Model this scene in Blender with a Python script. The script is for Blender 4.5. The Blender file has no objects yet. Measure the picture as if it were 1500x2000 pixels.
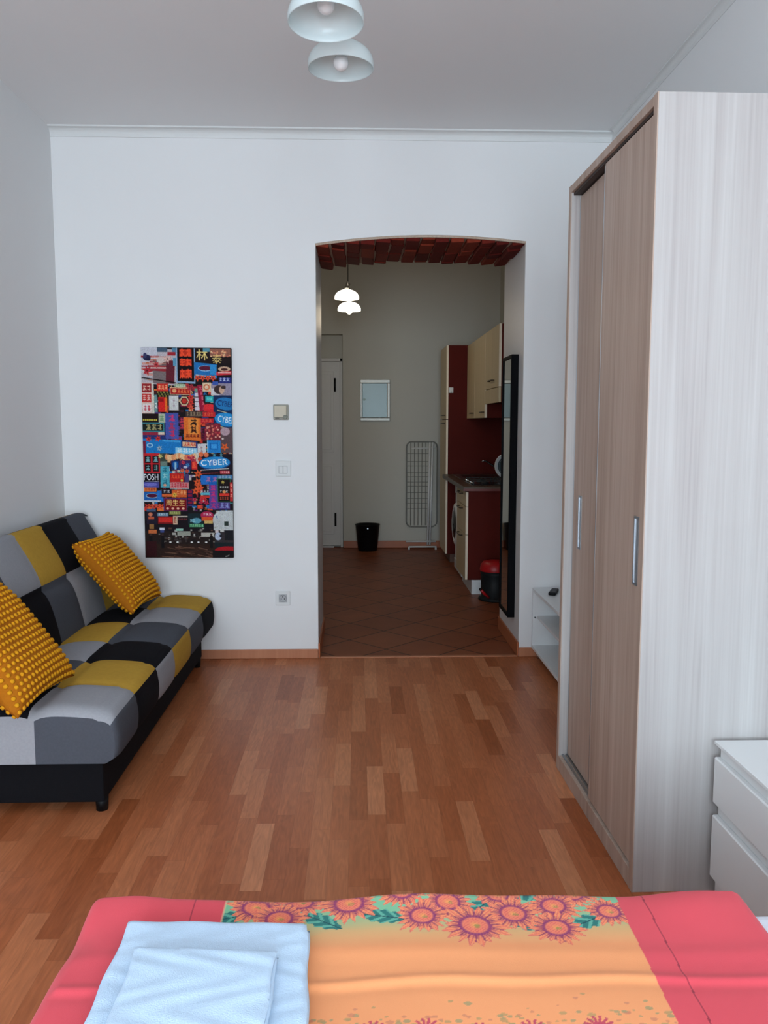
import bpy, bmesh, math, random
import numpy as np
from mathutils import Vector, Matrix

# ------------------------------------------------------------------ camera, world, lights, exposure
S = bpy.context.scene
COL = S.collection
S.view_settings.view_transform = 'Standard'
S.view_settings.look = 'None'
S.view_settings.exposure = 0.0
S.view_settings.gamma = 1.0
S.view_settings.use_curve_mapping = False

def make_camera():
    yaw, pitch, roll = .03034, .10472, .00085
    f = Vector((math.sin(yaw)*math.cos(pitch), math.cos(yaw)*math.cos(pitch), -math.sin(pitch)))
    r = Vector((math.cos(yaw), -math.sin(yaw), 0)); u = r.cross(f)
    r2 = math.cos(roll)*r + math.sin(roll)*u; u2 = -math.sin(roll)*r + math.cos(roll)*u
    cd = bpy.data.cameras.new('camera'); cd.sensor_fit = 'VERTICAL'; cd.sensor_height = 36
    cd.lens = 36*1640/2000; cd.clip_start = .05; cd.clip_end = 50
    c = bpy.data.objects.new('camera', cd); COL.objects.link(c)
    m = Matrix((r2, u2, -f)).transposed().to_4x4(); m.translation = (0, 0, 1.4)
    c.matrix_world = m; S.camera = c
make_camera()

w = bpy.data.worlds.new('sky'); S.world = w; w.use_nodes = True
w.node_tree.nodes['Background'].inputs[0].default_value = (.75, .87, 1, 1)
w.node_tree.nodes['Background'].inputs[1].default_value = .6

DAY = 152
YF = -2.9                                   # inner face of the window wall behind the camera
def window_light(x):
    l = bpy.data.lights.new('daylight', 'AREA'); l.shape = 'RECTANGLE'; l.size = 1.15; l.size_y = 2.2
    l.energy = DAY; l.color = (.74, .885, 1.0)
    o = bpy.data.objects.new('daylight', l); COL.objects.link(o)
    o.location = (x, YF-.22, 1.62); o.rotation_euler = Vector((0, 1, .2)).to_track_quat('-Z', 'Z').to_euler()
WINX = (-.95, .45)
for x in WINX: window_light(x)
KLAMP = 3.0

# ------------------------------------------------------------------ helpers
def lin(c):
    return tuple(((v/255)/12.92 if v/255 <= .04045 else ((v/255+.055)/1.055)**2.4) for v in c[:3])
def L4(c): return lin(c)+(1,)

MATS = {}
def nodes_of(name):
    m = bpy.data.materials.new(name); m.use_nodes = True
    nt = m.node_tree; b = nt.nodes['Principled BSDF']
    return m, nt, b
def mat(name, col, rough=.5, metal=0, noise=.03, scale=30, bump=0, bscale=200, spec=.5, stretch=(1, 1, 1), emit=None, coat=0, trans=0):
    if name in MATS: return MATS[name]
    m, nt, b = nodes_of(name)
    b.inputs['Roughness'].default_value = rough; b.inputs['Metallic'].default_value = metal
    b.inputs['Specular IOR Level'].default_value = spec
    b.inputs['Coat Weight'].default_value = coat
    tc = nt.nodes.new('ShaderNodeTexCoord'); mp = nt.nodes.new('ShaderNodeMapping'); mp.inputs['Scale'].default_value = stretch
    nt.links.new(tc.outputs['Object'], mp.inputs['Vector'])
    nz = nt.nodes.new('ShaderNodeTexNoise'); nz.inputs['Scale'].default_value = scale; nz.inputs['Detail'].default_value = 4
    nt.links.new(mp.outputs[0], nz.inputs['Vector'])
    rp = nt.nodes.new('ShaderNodeMapRange'); rp.inputs['To Min'].default_value = 1-noise*2; rp.inputs['To Max'].default_value = 1+noise*2
    nt.links.new(nz.outputs['Fac'], rp.inputs['Value'])
    mx = nt.nodes.new('ShaderNodeMix'); mx.data_type = 'RGBA'; mx.blend_type = 'MULTIPLY'; mx.inputs['Factor'].default_value = 1
    mx.inputs['A'].default_value = L4(col)
    nt.links.new(rp.outputs[0], mx.inputs['B']); nt.links.new(mx.outputs['Result'], b.inputs['Base Color'])
    if bump:
        n2 = nt.nodes.new('ShaderNodeTexNoise'); n2.inputs['Scale'].default_value = bscale; n2.inputs['Detail'].default_value = 3
        nt.links.new(tc.outputs['Object'], n2.inputs['Vector'])
        bp = nt.nodes.new('ShaderNodeBump'); bp.inputs['Strength'].default_value = bump; bp.inputs['Distance'].default_value = .002
        nt.links.new(n2.outputs['Fac'], bp.inputs['Height']); nt.links.new(bp.outputs[0], b.inputs['Normal'])
    if emit:
        b.inputs['Emission Color'].default_value = lin(emit[0])+(1,); b.inputs['Emission Strength'].default_value = emit[1]
    if trans:
        td = nt.nodes.new('ShaderNodeBsdfTranslucent'); td.inputs['Color'].default_value = L4(col)
        ms = nt.nodes.new('ShaderNodeMixShader'); ms.inputs[0].default_value = trans
        out = nt.nodes['Material Output']
        nt.links.new(b.outputs[0], ms.inputs[1]); nt.links.new(td.outputs[0], ms.inputs[2]); nt.links.new(ms.outputs[0], out.inputs[0])
    MATS[name] = m; return m
def attr_mat(name, rough=.7, bump=0, bscale=300, spec=.3, sheen=0, mottled=0):
    m, nt, b = nodes_of(name); b.inputs['Roughness'].default_value = rough; b.inputs['Specular IOR Level'].default_value = spec
    b.inputs['Sheen Weight'].default_value = sheen
    a = nt.nodes.new('ShaderNodeAttribute'); a.attribute_name = 'Col'
    src = a.outputs['Color']
    tc = nt.nodes.new('ShaderNodeTexCoord')
    if mottled:
        nz = nt.nodes.new('ShaderNodeTexNoise'); nz.inputs['Scale'].default_value = bscale; nz.inputs['Detail'].default_value = 6
        nt.links.new(tc.outputs['Object'], nz.inputs['Vector'])
        rp = nt.nodes.new('ShaderNodeMapRange'); rp.inputs['To Min'].default_value = 1-mottled; rp.inputs['To Max'].default_value = 1+mottled
        nt.links.new(nz.outputs['Fac'], rp.inputs['Value'])
        mx = nt.nodes.new('ShaderNodeMix'); mx.data_type = 'RGBA'; mx.blend_type = 'MULTIPLY'; mx.inputs['Factor'].default_value = 1
        nt.links.new(src, mx.inputs['A']); nt.links.new(rp.outputs[0], mx.inputs['B']); src = mx.outputs['Result']
    nt.links.new(src, b.inputs['Base Color'])
    if bump:
        n2 = nt.nodes.new('ShaderNodeTexNoise'); n2.inputs['Scale'].default_value = bscale; n2.inputs['Detail'].default_value = 3
        nt.links.new(tc.outputs['Object'], n2.inputs['Vector'])
        bp = nt.nodes.new('ShaderNodeBump'); bp.inputs['Strength'].default_value = bump; bp.inputs['Distance'].default_value = .002
        nt.links.new(n2.outputs['Fac'], bp.inputs['Height']); nt.links.new(bp.outputs[0], b.inputs['Normal'])
    return m

class NB:
    """small node-graph builder for math chains"""
    def __init__(s, nt): s.nt = nt
    def m(s, op, a, b=0, c=0):
        n = s.nt.nodes.new('ShaderNodeMath'); n.operation = op
        for i, v in enumerate((a, b, c)):
            if isinstance(v, (int, float)): n.inputs[i].default_value = v
            else: s.nt.links.new(v, n.inputs[i])
        return n.outputs[0]
    def comb(s, x, y, z=0):
        n = s.nt.nodes.new('ShaderNodeCombineXYZ')
        for i, v in enumerate((x, y, z)):
            if isinstance(v, (int, float)): n.inputs[i].default_value = v
            else: s.nt.links.new(v, n.inputs[i])
        return n.outputs[0]
    def white(s, v):
        n = s.nt.nodes.new('ShaderNodeTexWhiteNoise'); n.noise_dimensions = '3D'; s.nt.links.new(v, n.inputs['Vector']); return n.outputs['Value']
    def noise(s, v, scale, detail=4, dist=0):
        n = s.nt.nodes.new('ShaderNodeTexNoise'); n.inputs['Scale'].default_value = scale; n.inputs['Detail'].default_value = detail
        n.inputs['Distortion'].default_value = dist
        s.nt.links.new(v, n.inputs['Vector']); return n.outputs['Fac']
    def ramp(s, v, stops):
        n = s.nt.nodes.new('ShaderNodeValToRGB'); cr = n.color_ramp
        while len(cr.elements) < len(stops): cr.elements.new(.5)
        for e, (p, c) in zip(cr.elements, stops): e.position = p; e.color = L4(c)
        s.nt.links.new(v, n.inputs[0]); return n.outputs[0]
    def mul(s, a, f):
        n = s.nt.nodes.new('ShaderNodeMix'); n.data_type = 'RGBA'; n.blend_type = 'MULTIPLY'; n.inputs['Factor'].default_value = 1
        s.nt.links.new(a, n.inputs['A']); s.nt.links.new(f, n.inputs['B']); return n.outputs['Result']
    def mixc(s, f, a, b):
        n = s.nt.nodes.new('ShaderNodeMix'); n.data_type = 'RGBA'; s.nt.links.new(f, n.inputs['Factor'])
        for k, v in (('A', a), ('B', b)):
            if isinstance(v, tuple): n.inputs[k].default_value = L4(v)
            else: s.nt.links.new(v, n.inputs[k])
        return n.outputs['Result']
    def rng(s, v, a, b, c, d):
        n = s.nt.nodes.new('ShaderNodeMapRange')
        for i, q in enumerate((a, b, c, d)): n.inputs[i+1].default_value = q
        s.nt.links.new(v, n.inputs[0]); return n.outputs[0]

def laminate():
    m, nt, b = nodes_of('laminate strip floor'); g = NB(nt)
    tc = nt.nodes.new('ShaderNodeTexCoord'); sp = nt.nodes.new('ShaderNodeSeparateXYZ'); nt.links.new(tc.outputs['Object'], sp.inputs[0])
    x, y = sp.outputs[0], sp.outputs[1]
    W = .0655
    xs = g.m('DIVIDE', g.m('ADD', x, 5.013), W); row = g.m('FLOOR', xs); fx = g.m('FRACT', xs)
    rr = g.white(g.comb(row, 3.3, 1.7))
    ys = g.m('DIVIDE', g.m('ADD', y, g.m('MULTIPLY', rr, 7.0)), .43); ci = g.m('FLOOR', ys); fy = g.m('FRACT', ys)
    idv = g.white(g.comb(row, ci, .5)); id2 = g.white(g.comb(row, ci, 9.5))
    base = g.ramp(idv, [(0, (158, 86, 49)), (.1, (168, 95, 57)), (.5, (181, 107, 68)), (.85, (191, 119, 79)), (1, (202, 133, 93))])
    off = g.m('MULTIPLY', id2, 37.0)
    gv = g.comb(g.m('MULTIPLY', x, 16), g.m('ADD', g.m('MULTIPLY', y, 1.6), off), off)
    grain = g.rng(g.noise(gv, 4.0, 6, 1.2), .3, .7, .87, 1.11)
    gv2 = g.comb(g.m('MULTIPLY', x, 110), g.m('ADD', g.m('MULTIPLY', y, 5), off), off)
    fine = g.rng(g.noise(gv2, 3.0, 3), .3, .7, .955, 1.045)
    # cathedral rings on some strips
    ring = g.m('SINE', g.m('MULTIPLY', g.noise(g.comb(g.m('MULTIPLY', x, 9), g.m('ADD', g.m('MULTIPLY', y, 1.3), off), off), 1.6, 2), 75))
    rg = g.rng(ring, -1, 1, .93, 1.035)
    c = g.mul(g.mul(g.mul(base, grain), fine), rg)
    ex = g.m('MINIMUM', fx, g.m('SUBTRACT', 1, fx)); ey = g.m('MULTIPLY', g.m('MINIMUM', fy, g.m('SUBTRACT', 1, fy)), .43/W)
    edge = g.rng(g.m('MINIMUM', ex, ey), 0, .022, .78, 1)
    c = g.mul(c, edge)
    nt.links.new(c, b.inputs['Base Color'])
    b.inputs['Roughness'].default_value = .34; b.inputs['Specular IOR Level'].default_value = .22
    return m
def tiles():
    m, nt, b = nodes_of('terracotta tiles laid diagonally'); g = NB(nt)
    tc = nt.nodes.new('ShaderNodeTexCoord'); mp = nt.nodes.new('ShaderNodeMapping')
    mp.vector_type = 'TEXTURE'; mp.inputs['Location'].default_value = (.17, 5.125, 0); mp.inputs['Rotation'].default_value = (0, 0, math.radians(45)); mp.inputs['Scale'].default_value = (.327, .327, 1)
    nt.links.new(tc.outputs['Object'], mp.inputs['Vector'])
    sp = nt.nodes.new('ShaderNodeSeparateXYZ'); nt.links.new(mp.outputs[0], sp.inputs[0])
    fx = g.m('FRACT', sp.outputs[0]); fy = g.m('FRACT', sp.outputs[1])
    idv = g.white(g.comb(g.m('FLOOR', sp.outputs[0]), g.m('FLOOR', sp.outputs[1]), .5))
    base = g.ramp(idv, [(0, (132, 72, 46)), (1, (144, 82, 53))])
    cl = g.rng(g.noise(tc.outputs['Object'], 7, 5), .3, .7, .9, 1.1)
    c = g.mul(base, cl)
    e = g.m('MINIMUM', g.m('MINIMUM', fx, g.m('SUBTRACT', 1, fx)), g.m('MINIMUM', fy, g.m('SUBTRACT', 1, fy)))
    f = g.rng(e, .010, .018, 0, 1)
    c = g.mixc(f, (44, 26, 19), c)
    nt.links.new(c, b.inputs['Base Color']); b.inputs['Roughness'].default_value = .42; b.inputs['Specular IOR Level'].default_value = .2
    bp = nt.nodes.new('ShaderNodeBump'); bp.inputs['Distance'].default_value = .002; bp.inputs['Strength'].default_value = .5
    nt.links.new(f, bp.inputs['Height']); nt.links.new(bp.outputs[0], b.inputs['Normal'])
    return m
def woodgrain(name, stops, rough=.5, fx=28, spec=.3, axis='xy'):
    """vertical veneer: streaks along z"""
    m, nt, b = nodes_of(name); g = NB(nt)
    tc = nt.nodes.new('ShaderNodeTexCoord'); sp = nt.nodes.new('ShaderNodeSeparateXYZ'); nt.links.new(tc.outputs['Object'], sp.inputs[0])
    h = g.m('ADD', sp.outputs[0], sp.outputs[1])
    n1 = g.noise(g.comb(g.m('MULTIPLY', h, fx), g.m('MULTIPLY', sp.outputs[2], .55), 0), 1, 5, .6)
    n2 = g.noise(g.comb(g.m('MULTIPLY', h, fx*7), g.m('MULTIPLY', sp.outputs[2], 1.2), 4), 1, 3)
    v = g.m('ADD', g.m('MULTIPLY', n1, .65), g.m('MULTIPLY', n2, .35))
    c = g.ramp(g.rng(v, .3, .7, 0, 1), stops)
    nt.links.new(c, b.inputs['Base Color']); b.inputs['Roughness'].default_value = rough; b.inputs['Specular IOR Level'].default_value = spec
    MATS[name] = m; return m

class MB:
    def __init__(s): s.v = []; s.f = []; s.mi = []; s.c = []; s.sm = []
    def quad(s, *p, m=0, c=None, smooth=False):
        i = len(s.v); s.v += [tuple(q) for q in p]; s.f.append(tuple(range(i, i+len(p)))); s.mi.append(m); s.c.append(c); s.sm.append(smooth); return s
    def box(s, x0, x1, y0, y1, z0, z1, m=0, c=None, M=None):
        P = [(x0, y0, z0), (x1, y0, z0), (x1, y1, z0), (x0, y1, z0), (x0, y0, z1), (x1, y0, z1), (x1, y1, z1), (x0, y1, z1)]
        if M: P = [tuple(M @ Vector(p)) for p in P]
        i = len(s.v); s.v += P
        for f in ((0, 3, 2, 1), (4, 5, 6, 7), (0, 1, 5, 4), (1, 2, 6, 5), (2, 3, 7, 6), (3, 0, 4, 7)):
            s.f.append(tuple(i+k for k in f)); s.mi.append(m); s.c.append(c); s.sm.append(False)
        return s
    def prism(s, poly, axis, a, b, m=0, c=None):
        """poly of 2-D points extruded along axis from a to b"""
        def P(q, t):
            return {0: (t, q[0], q[1]), 1: (q[0], t, q[1]), 2: (q[0], q[1], t)}[axis]
        i = len(s.v); n = len(poly); s.v += [P(q, a) for q in poly]+[P(q, b) for q in poly]
        s.f += [tuple(range(i+n-1, i-1, -1)), tuple(range(i+n, i+2*n))]; k = 2
        for j in range(n):
            s.f.append((i+j, i+(j+1) % n, i+n+(j+1) % n, i+n+j)); k += 1
        s.mi += [m]*k; s.c += [c]*k; s.sm += [False]*k
        return s
    def lathe(s, prof, M=Matrix(), n=32, m=0, c=None, close=False):
        i = len(s.v); k = len(prof)
        for r, z in prof:
            for j in range(n):
                a = 2*math.pi*j/n; s.v.append(tuple(M @ Vector((r*math.cos(a), r*math.sin(a), z))))
        for a in range(k-1):
            for j in range(n):
                j2 = (j+1) % n; s.f.append((i+a*n+j, i+a*n+j2, i+(a+1)*n+j2, i+(a+1)*n+j)); s.mi.append(m); s.c.append(c); s.sm.append(True)
        if close:
            for ring, rev in ((0, True), (k-1, False)):
                q = [i+ring*n+j for j in range(n)]
                if rev: q.reverse()
                s.f.append(tuple(q)); s.mi.append(m); s.c.append(c); s.sm.append(False)
        return s
    def cyl(s, p, q, r, r2=None, n=16, m=0, c=None):
        p, q = Vector(p), Vector(q); d = q-p
        M = Matrix.Translation(p) @ d.to_track_quat('Z', 'Y').to_matrix().to_4x4()
        return s.lathe([(r, 0), (r if r2 is None else r2, d.length)], M, n, m, c, True)
    def tube(s, pts, r, n=8, m=0, c=None):
        pts = [Vector(p) for p in pts]; i = len(s.v); K = len(pts)
        for a, p in enumerate(pts):
            t = (pts[min(a+1, K-1)]-pts[max(a-1, 0)]).normalized()
            ref = Vector((0, 0, 1)) if abs(t.z) < .9 else Vector((0, 1, 0))
            u = t.cross(ref).normalized(); w_ = t.cross(u)
            for j in range(n):
                an = 2*math.pi*j/n; s.v.append(tuple(p+r*(math.cos(an)*u+math.sin(an)*w_)))
        for a in range(K-1):
            for j in range(n):
                j2 = (j+1) % n; s.f.append((i+a*n+j, i+a*n+j2, i+(a+1)*n+j2, i+(a+1)*n+j)); s.mi.append(m); s.c.append(c); s.sm.append(True)
        s.f += [tuple(i+j for j in range(n-1, -1, -1)), tuple(i+(K-1)*n+j for j in range(n))]; s.mi += [m]*2; s.c += [c]*2; s.sm += [False]*2
        return s
    def ball(s, ctr, r, n=12, k=8, m=0, c=None, sq=(1, 1, 1), M=None):
        prof = [(max(1e-5, math.sin(math.pi*a/k)), -math.cos(math.pi*a/k)) for a in range(k+1)]
        MM = Matrix.Translation(Vector(ctr)) @ (M or Matrix()) @ Matrix.Diagonal((r*sq[0], r*sq[1], r*sq[2], 1))
        return s.lathe(prof, MM, n, m, c)
    def grid(s, fn, nu, nv, m=0, mfn=None, smooth=True, cfn=None):
        i = len(s.v)
        for a in range(nu+1):
            for b in range(nv+1): s.v.append(tuple(fn(a/nu, b/nv)))
        for a in range(nu):
            for b in range(nv):
                s.f.append((i+a*(nv+1)+b, i+(a+1)*(nv+1)+b, i+(a+1)*(nv+1)+b+1, i+a*(nv+1)+b+1))
                s.mi.append(mfn((a+.5)/nu, (b+.5)/nv) if mfn else m); s.c.append(cfn((a+.5)/nu, (b+.5)/nv) if cfn else None); s.sm.append(smooth)
        return s
    def text(s, body, x, y, size, c, M, width=None, m=0, off=0.0):
        cu = bpy.data.curves.new('lettering', 'FONT'); cu.body = body; cu.align_x = 'CENTER'; cu.align_y = 'CENTER'; cu.size = size; cu.offset = off; cu.resolution_u = 3
        o = bpy.data.objects.new('lettering', cu); COL.objects.link(o)
        me = o.evaluated_get(bpy.context.evaluated_depsgraph_get()).to_mesh()
        vs = [v.co.copy() for v in me.vertices]; fs = [tuple(p.vertices) for p in me.polygons]
        o.to_mesh_clear() if False else None
        if vs:
            xs = [v.x for v in vs]; k = 1
            if width: k = width/max(1e-6, max(xs)-min(xs))
            i = len(s.v); s.v += [tuple(M @ Vector((x+v.x*k, y+v.y, 0))) for v in vs]
            for f in fs: s.f.append(tuple(i+q for q in f)); s.mi.append(m); s.c.append(c); s.sm.append(False)
        bpy.data.objects.remove(o); bpy.data.curves.remove(cu)
        return s
    def build(s, name, mats, parent=None, bevel=0, local=False, subsurf=0, segs=2, weld=False):
        me = bpy.data.meshes.new(name)
        if not isinstance(mats, (list, tuple)): mats = [mats]
        me.from_pydata(s.v, [], s.f)
        for q in mats: me.materials.append(q)
        me.polygons.foreach_set('material_index', s.mi); me.polygons.foreach_set('use_smooth', s.sm)
        if any(c is not None for c in s.c):
            at = me.color_attributes.new('Col', 'FLOAT_COLOR', 'CORNER')
            buf = []
            for f, c in zip(s.f, s.c): buf += list((lin(c) if c else (1, 1, 1))+(1,))*len(f)
            at.data.foreach_set('color', buf)
        if weld:
            bm = bmesh.new(); bm.from_mesh(me); bmesh.ops.remove_doubles(bm, verts=bm.verts, dist=1e-5); bm.to_mesh(me); bm.free()
        me.update(); me.validate()
        return link(name, me, parent, bevel, local, subsurf, segs)
def link(name, me, parent=None, bevel=0, local=False, subsurf=0, segs=2):
    o = bpy.data.objects.new(name, me); COL.objects.link(o)
    if parent:
        o.parent = parent
        if not local:
            p = parent; T = Vector()
            while p: T += p.location; p = p.parent
            o.location = -T
    if bevel:
        b = o.modifiers.new('bevel', 'BEVEL'); b.width = bevel; b.segments = segs; b.limit_method = 'ANGLE'; b.angle_limit = math.radians(40)
    if subsurf:
        b = o.modifiers.new('sub', 'SUBSURF'); b.levels = subsurf; b.render_levels = subsurf
    return o
def tag(o, label=None, cat=None, group=None, kind=None):
    for k, v in (('label', label), ('category', cat), ('group', group), ('kind', kind)):
        if v: o[k] = v
    return o
def thing(name, label, cat, loc, group=None, rz=0):
    o = bpy.data.objects.new(name, None); COL.objects.link(o); o.location = loc; o.rotation_euler = (0, 0, rz); o.empty_display_size = .1
    return tag(o, label, cat, group)
def struct(o, label=None): return tag(o, label, None, None, 'structure')

# ------------------------------------------------------------------ dimensions
XL, XR, D, D2, K, H = -1.718, 1.445, 4.94, 5.63, 9.43, 3.046
OX0, OX1 = -.2446, .966
KL, KR, HK = -1.25, 1.57, 3.22
def arch_z(x):
    t = (x-OX0)/(OX1-OX0); return 2.413+.020*t+.040*(1-(2*t-1)**2)

# ------------------------------------------------------------------ materials
WALL = mat('white wall paint', (234, 234, 234), .62, noise=.006, scale=3, bump=.08, bscale=160, spec=.25)
REVEAL = mat('white satin reveal paint', (226, 225, 223), .42, noise=.006, scale=3, bump=.05, bscale=120, spec=.4)
CEIL = mat('ceiling paint', (240, 240, 240), .8, noise=.005, scale=2, spec=.15)
KWALL = mat('kitchen wall paint', (198, 195, 184), .6, noise=.008, scale=3, bump=.06, bscale=160, spec=.25)
LAM = laminate(); TILE = tiles()
SKIRT = woodgrain('beech skirting', [(0, (176, 112, 80)), (1, (196, 134, 100))], .45, fx=10)
TSKIRT = mat('terracotta skirting tile', (176, 100, 62), .4, noise=.06, scale=12)
WHITE = mat('white lacquer', (228, 230, 230), .38, noise=.006, scale=4, spec=.4)
WHITEM = mat('matt white plastic', (222, 223, 222), .5, noise=.005)
BLACKF = mat('black upholstery fabric', (16, 16, 20), .9, noise=.1, scale=90, bump=.25, bscale=500, spec=.15)
BLACKP = mat('black plastic', (15, 15, 17), .5, noise=.04, spec=.2)
METAL = mat('brushed aluminium', (170, 176, 182), .32, 1, noise=.03, scale=40)
CHROME = mat('chrome', (205, 208, 212), .14, 1, noise=.01)
ASH = woodgrain('pale ash veneer', [(0, (158, 152, 150)), (.35, (173, 168, 166)), (.7, (181, 178, 176)), (1, (190, 188, 186))], .5, fx=17)
TAUPE = woodgrain('taupe wood veneer', [(0, (154, 132, 117)), (.4, (173, 151, 136)), (.75, (184, 164, 150)), (1, (196, 178, 166))], .5, fx=22)
RED = mat('oxblood laminate', (86, 23, 15), .6, noise=.05, scale=6, spec=.1)
CREAM = woodgrain('cream foil fronts', [(0, (196, 178, 142)), (1, (212, 196, 160))], .45, fx=20)
CREAME = mat('cream edge band', (242, 226, 200), .45)
DARKB = mat('dark brown worktop', (84, 66, 52), .35, noise=.08, scale=60, spec=.4)
STEEL = mat('stainless steel', (150, 150, 148), .3, 1, noise=.03)
MIRROR = mat('mirror glass', (236, 240, 238), .02, 1, noise=0)

# ------------------------------------------------------------------ room shell
def shell():
    struct(MB().box(XL-.3, XR+.3, YF-.3, D, -.12, 0).build('floor', LAM))
    struct(MB().box(KL-.3, KR+.3, D, K+.3, -.12, -.001).build('floor_kitchen', TILE))
    struct(MB().box(XL-.3, XR+.3, YF-.3, D+.3, H, H+.12).build('ceiling', CEIL))
    struct(MB().box(KL-.3, KR+.3, D+.3, K+.3, HK, HK+.12).build('ceiling_kitchen', CEIL))
    struct(MB().box(XL-.3, XL, YF, D, 0, H).build('wall_left', WALL))
    struct(MB().box(XR, XR+.3, YF, D, 0, H).build('wall_right', WALL))
    m = MB()
    m.box(XL-.3, OX0, D, D2, 0, H).box(OX1, XR+.3, D, D2, 0, H)
    n = 24; xs = [OX0+(OX1-OX0)*i/n for i in range(n+1)]
    for i in range(n):                       # wall above the arch
        a, b = xs[i], xs[i+1]; za, zb = arch_z(a)+.012, arch_z(b)+.012
        m.quad((a, D, za), (b, D, zb), (b, D, H), (a, D, H)); m.quad((b, D2, zb), (a, D2, za), (a, D2, H), (b, D2, H))
        m.quad((a, D2, za), (b, D2, zb), (b, D, zb), (a, D, za))
    m.box(XL-.3, XR+.3, D+.31, D2, H-.001, HK)
    struct(m.build('wall_back', WALL))
    # satin painted faces of the deep opening
    struct(MB().box(OX0-.001, OX0+.0015, D+.004, D2+.002, .085, arch_z(OX0)).build('trim_4', REVEAL))
    struct(MB().box(OX1-.0015, OX1+.001, D+.004, D2+.002, .085, arch_z(OX1)).build('trim_5', REVEAL))
    # window wall behind the camera
    m = MB(); z0, z1, hw = .5, 2.72, .56
    cuts = [XL-.3]
    for x in WINX: cuts += [x-hw, x+hw]
    cuts += [XR+.3]
    for i in range(0, len(cuts), 2): m.box(cuts[i], cuts[i+1], YF-.3, YF, 0, H)
    for x in WINX: m.box(x-hw, x+hw, YF-.3, YF, 0, z0).box(x-hw, x+hw, YF-.3, YF, z1, H)
    struct(m.build('wall_front', WALL))
    for i, x in enumerate(WINX):
        f = MB(); y0, y1 = YF-.14, YF-.08
        f.box(x-hw, x-hw+.06, y0, y1, z0, z1).box(x+hw-.06, x+hw, y0, y1, z0, z1).box(x-hw, x+hw, y0, y1, z0, z0+.06).box(x-hw, x+hw, y0, y1, z1-.06, z1).box(x-.03, x+.03, y0, y1, z0, z1)
        struct(f.build('window_%d' % (i+1), WHITE, bevel=.006))
    # kitchen walls
    struct(MB().box(KL-.3, KL, D2, K, 0, HK).build('wall_kitchen_left', KWALL))
    struct(MB().box(KR, KR+.3, D2, K, 0, HK).build('wall_kitchen_right', KWALL))
    dx0, dx1, dz = -.98, -.173, 2.381
    struct(MB().box(dx1, KR+.3, K, K+.3, 0, HK).box(KL-.3, dx0, K, K+.3, 0, HK).box(dx0, dx1, K, K+.3, dz, HK).box(dx0, dx1, K+.12, K+.3, 0, dz).build('wall_kitchen_back', KWALL))
    # door standing in a shallow niche of the kitchen back wall
    d = thing('door_1', 'white panelled door with dark hinges in a niche of the kitchen back wall', 'door', (-.55, K+.08, 0)); d['kind'] = 'structure'
    DP = mat('door white paint', (214, 213, 210), .5, noise=.01)
    leaf = MB().box(-.93, -.205, K+.055, K+.095, .02, 2.085)
    for a, b in ((.15, .95), (1.08, 1.98)):
        leaf.box(-.83, -.275, K+.049, K+.056, a, b); leaf.box(-.80, -.305, K+.044, K+.05, a+.03, b-.03)
    leaf.build('door_leaf', DP, d, bevel=.003)
    MB().box(-.975, -.935, K+.05, K+.115, .0, 2.125).box(-.205, -.178, K+.05, K+.115, 0, 2.125).box(-.975, -.178, K+.05, K+.115, 2.088, 2.125).build('door_frame', DP, d, bevel=.003)
    MB().box(-.93, -.28, K+.03, K+.10, 0, .016).build('threshold', WHITEM, d)
    for z in (.32, 1.83):
        MB().cyl((-.262, K+.04, z-.075), (-.262, K+.04, z+.075), .011, n=10).build('hinge', BLACKP, d)
    # baseboards
    def board(name, x0, x1, y0, y1, z, m): return struct(MB().box(x0, x1, y0, y1, 0, z).build(name, m, bevel=.004))
    board('baseboard_back', XL, OX0, D-.014, D, .056, SKIRT); board('baseboard_back_right', OX1, XR, D-.014, D, .056, SKIRT)
    board('baseboard_left', XL, XL+.014, YF, D-.014, .056, SKIRT); board('baseboard_right', XR-.014, XR, YF, D-.014, .056, SKIRT)
    board('baseboard_opening_left', OX0, OX0+.012, D-.004, D2+.01, .088, TSKIRT); board('baseboard_opening_right', OX1-.012, OX1, D-.004, D2+.01, .088, TSKIRT)
    board('baseboard_kitchen', -.173, KR, K-.01, K, .082, TSKIRT)
    struct(MB().box(OX0+.012, OX1-.012, D-.012, D+.02, 0, .006).build('trim_3', SKIRT, bevel=.003))
    # coving under the ceiling: back wall and right wall
    def cove(k_):
        pts = [(0, 0), (0, -.052), (.006, -.052), (.008, -.042)]
        for k in range(7):
            a = math.pi/2*k/6; pts.append((.038-.030*math.cos(a), -.042+.032*math.sin(a)))
        return [(a*k_, b*k_) for a, b in pts+[(.045, -.008), (.045, 0)]]
    m = MB(); m.prism([(D-a, H+b) for a, b in cove(1)], 0, XL, XR); struct(m.build('trim_1', WHITEM))
    m = MB(); m.prism([(XR-a, H+b) for a, b in cove(.7)], 1, YF, D-.07); struct(m.build('trim_2', WHITEM))
shell()

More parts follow.
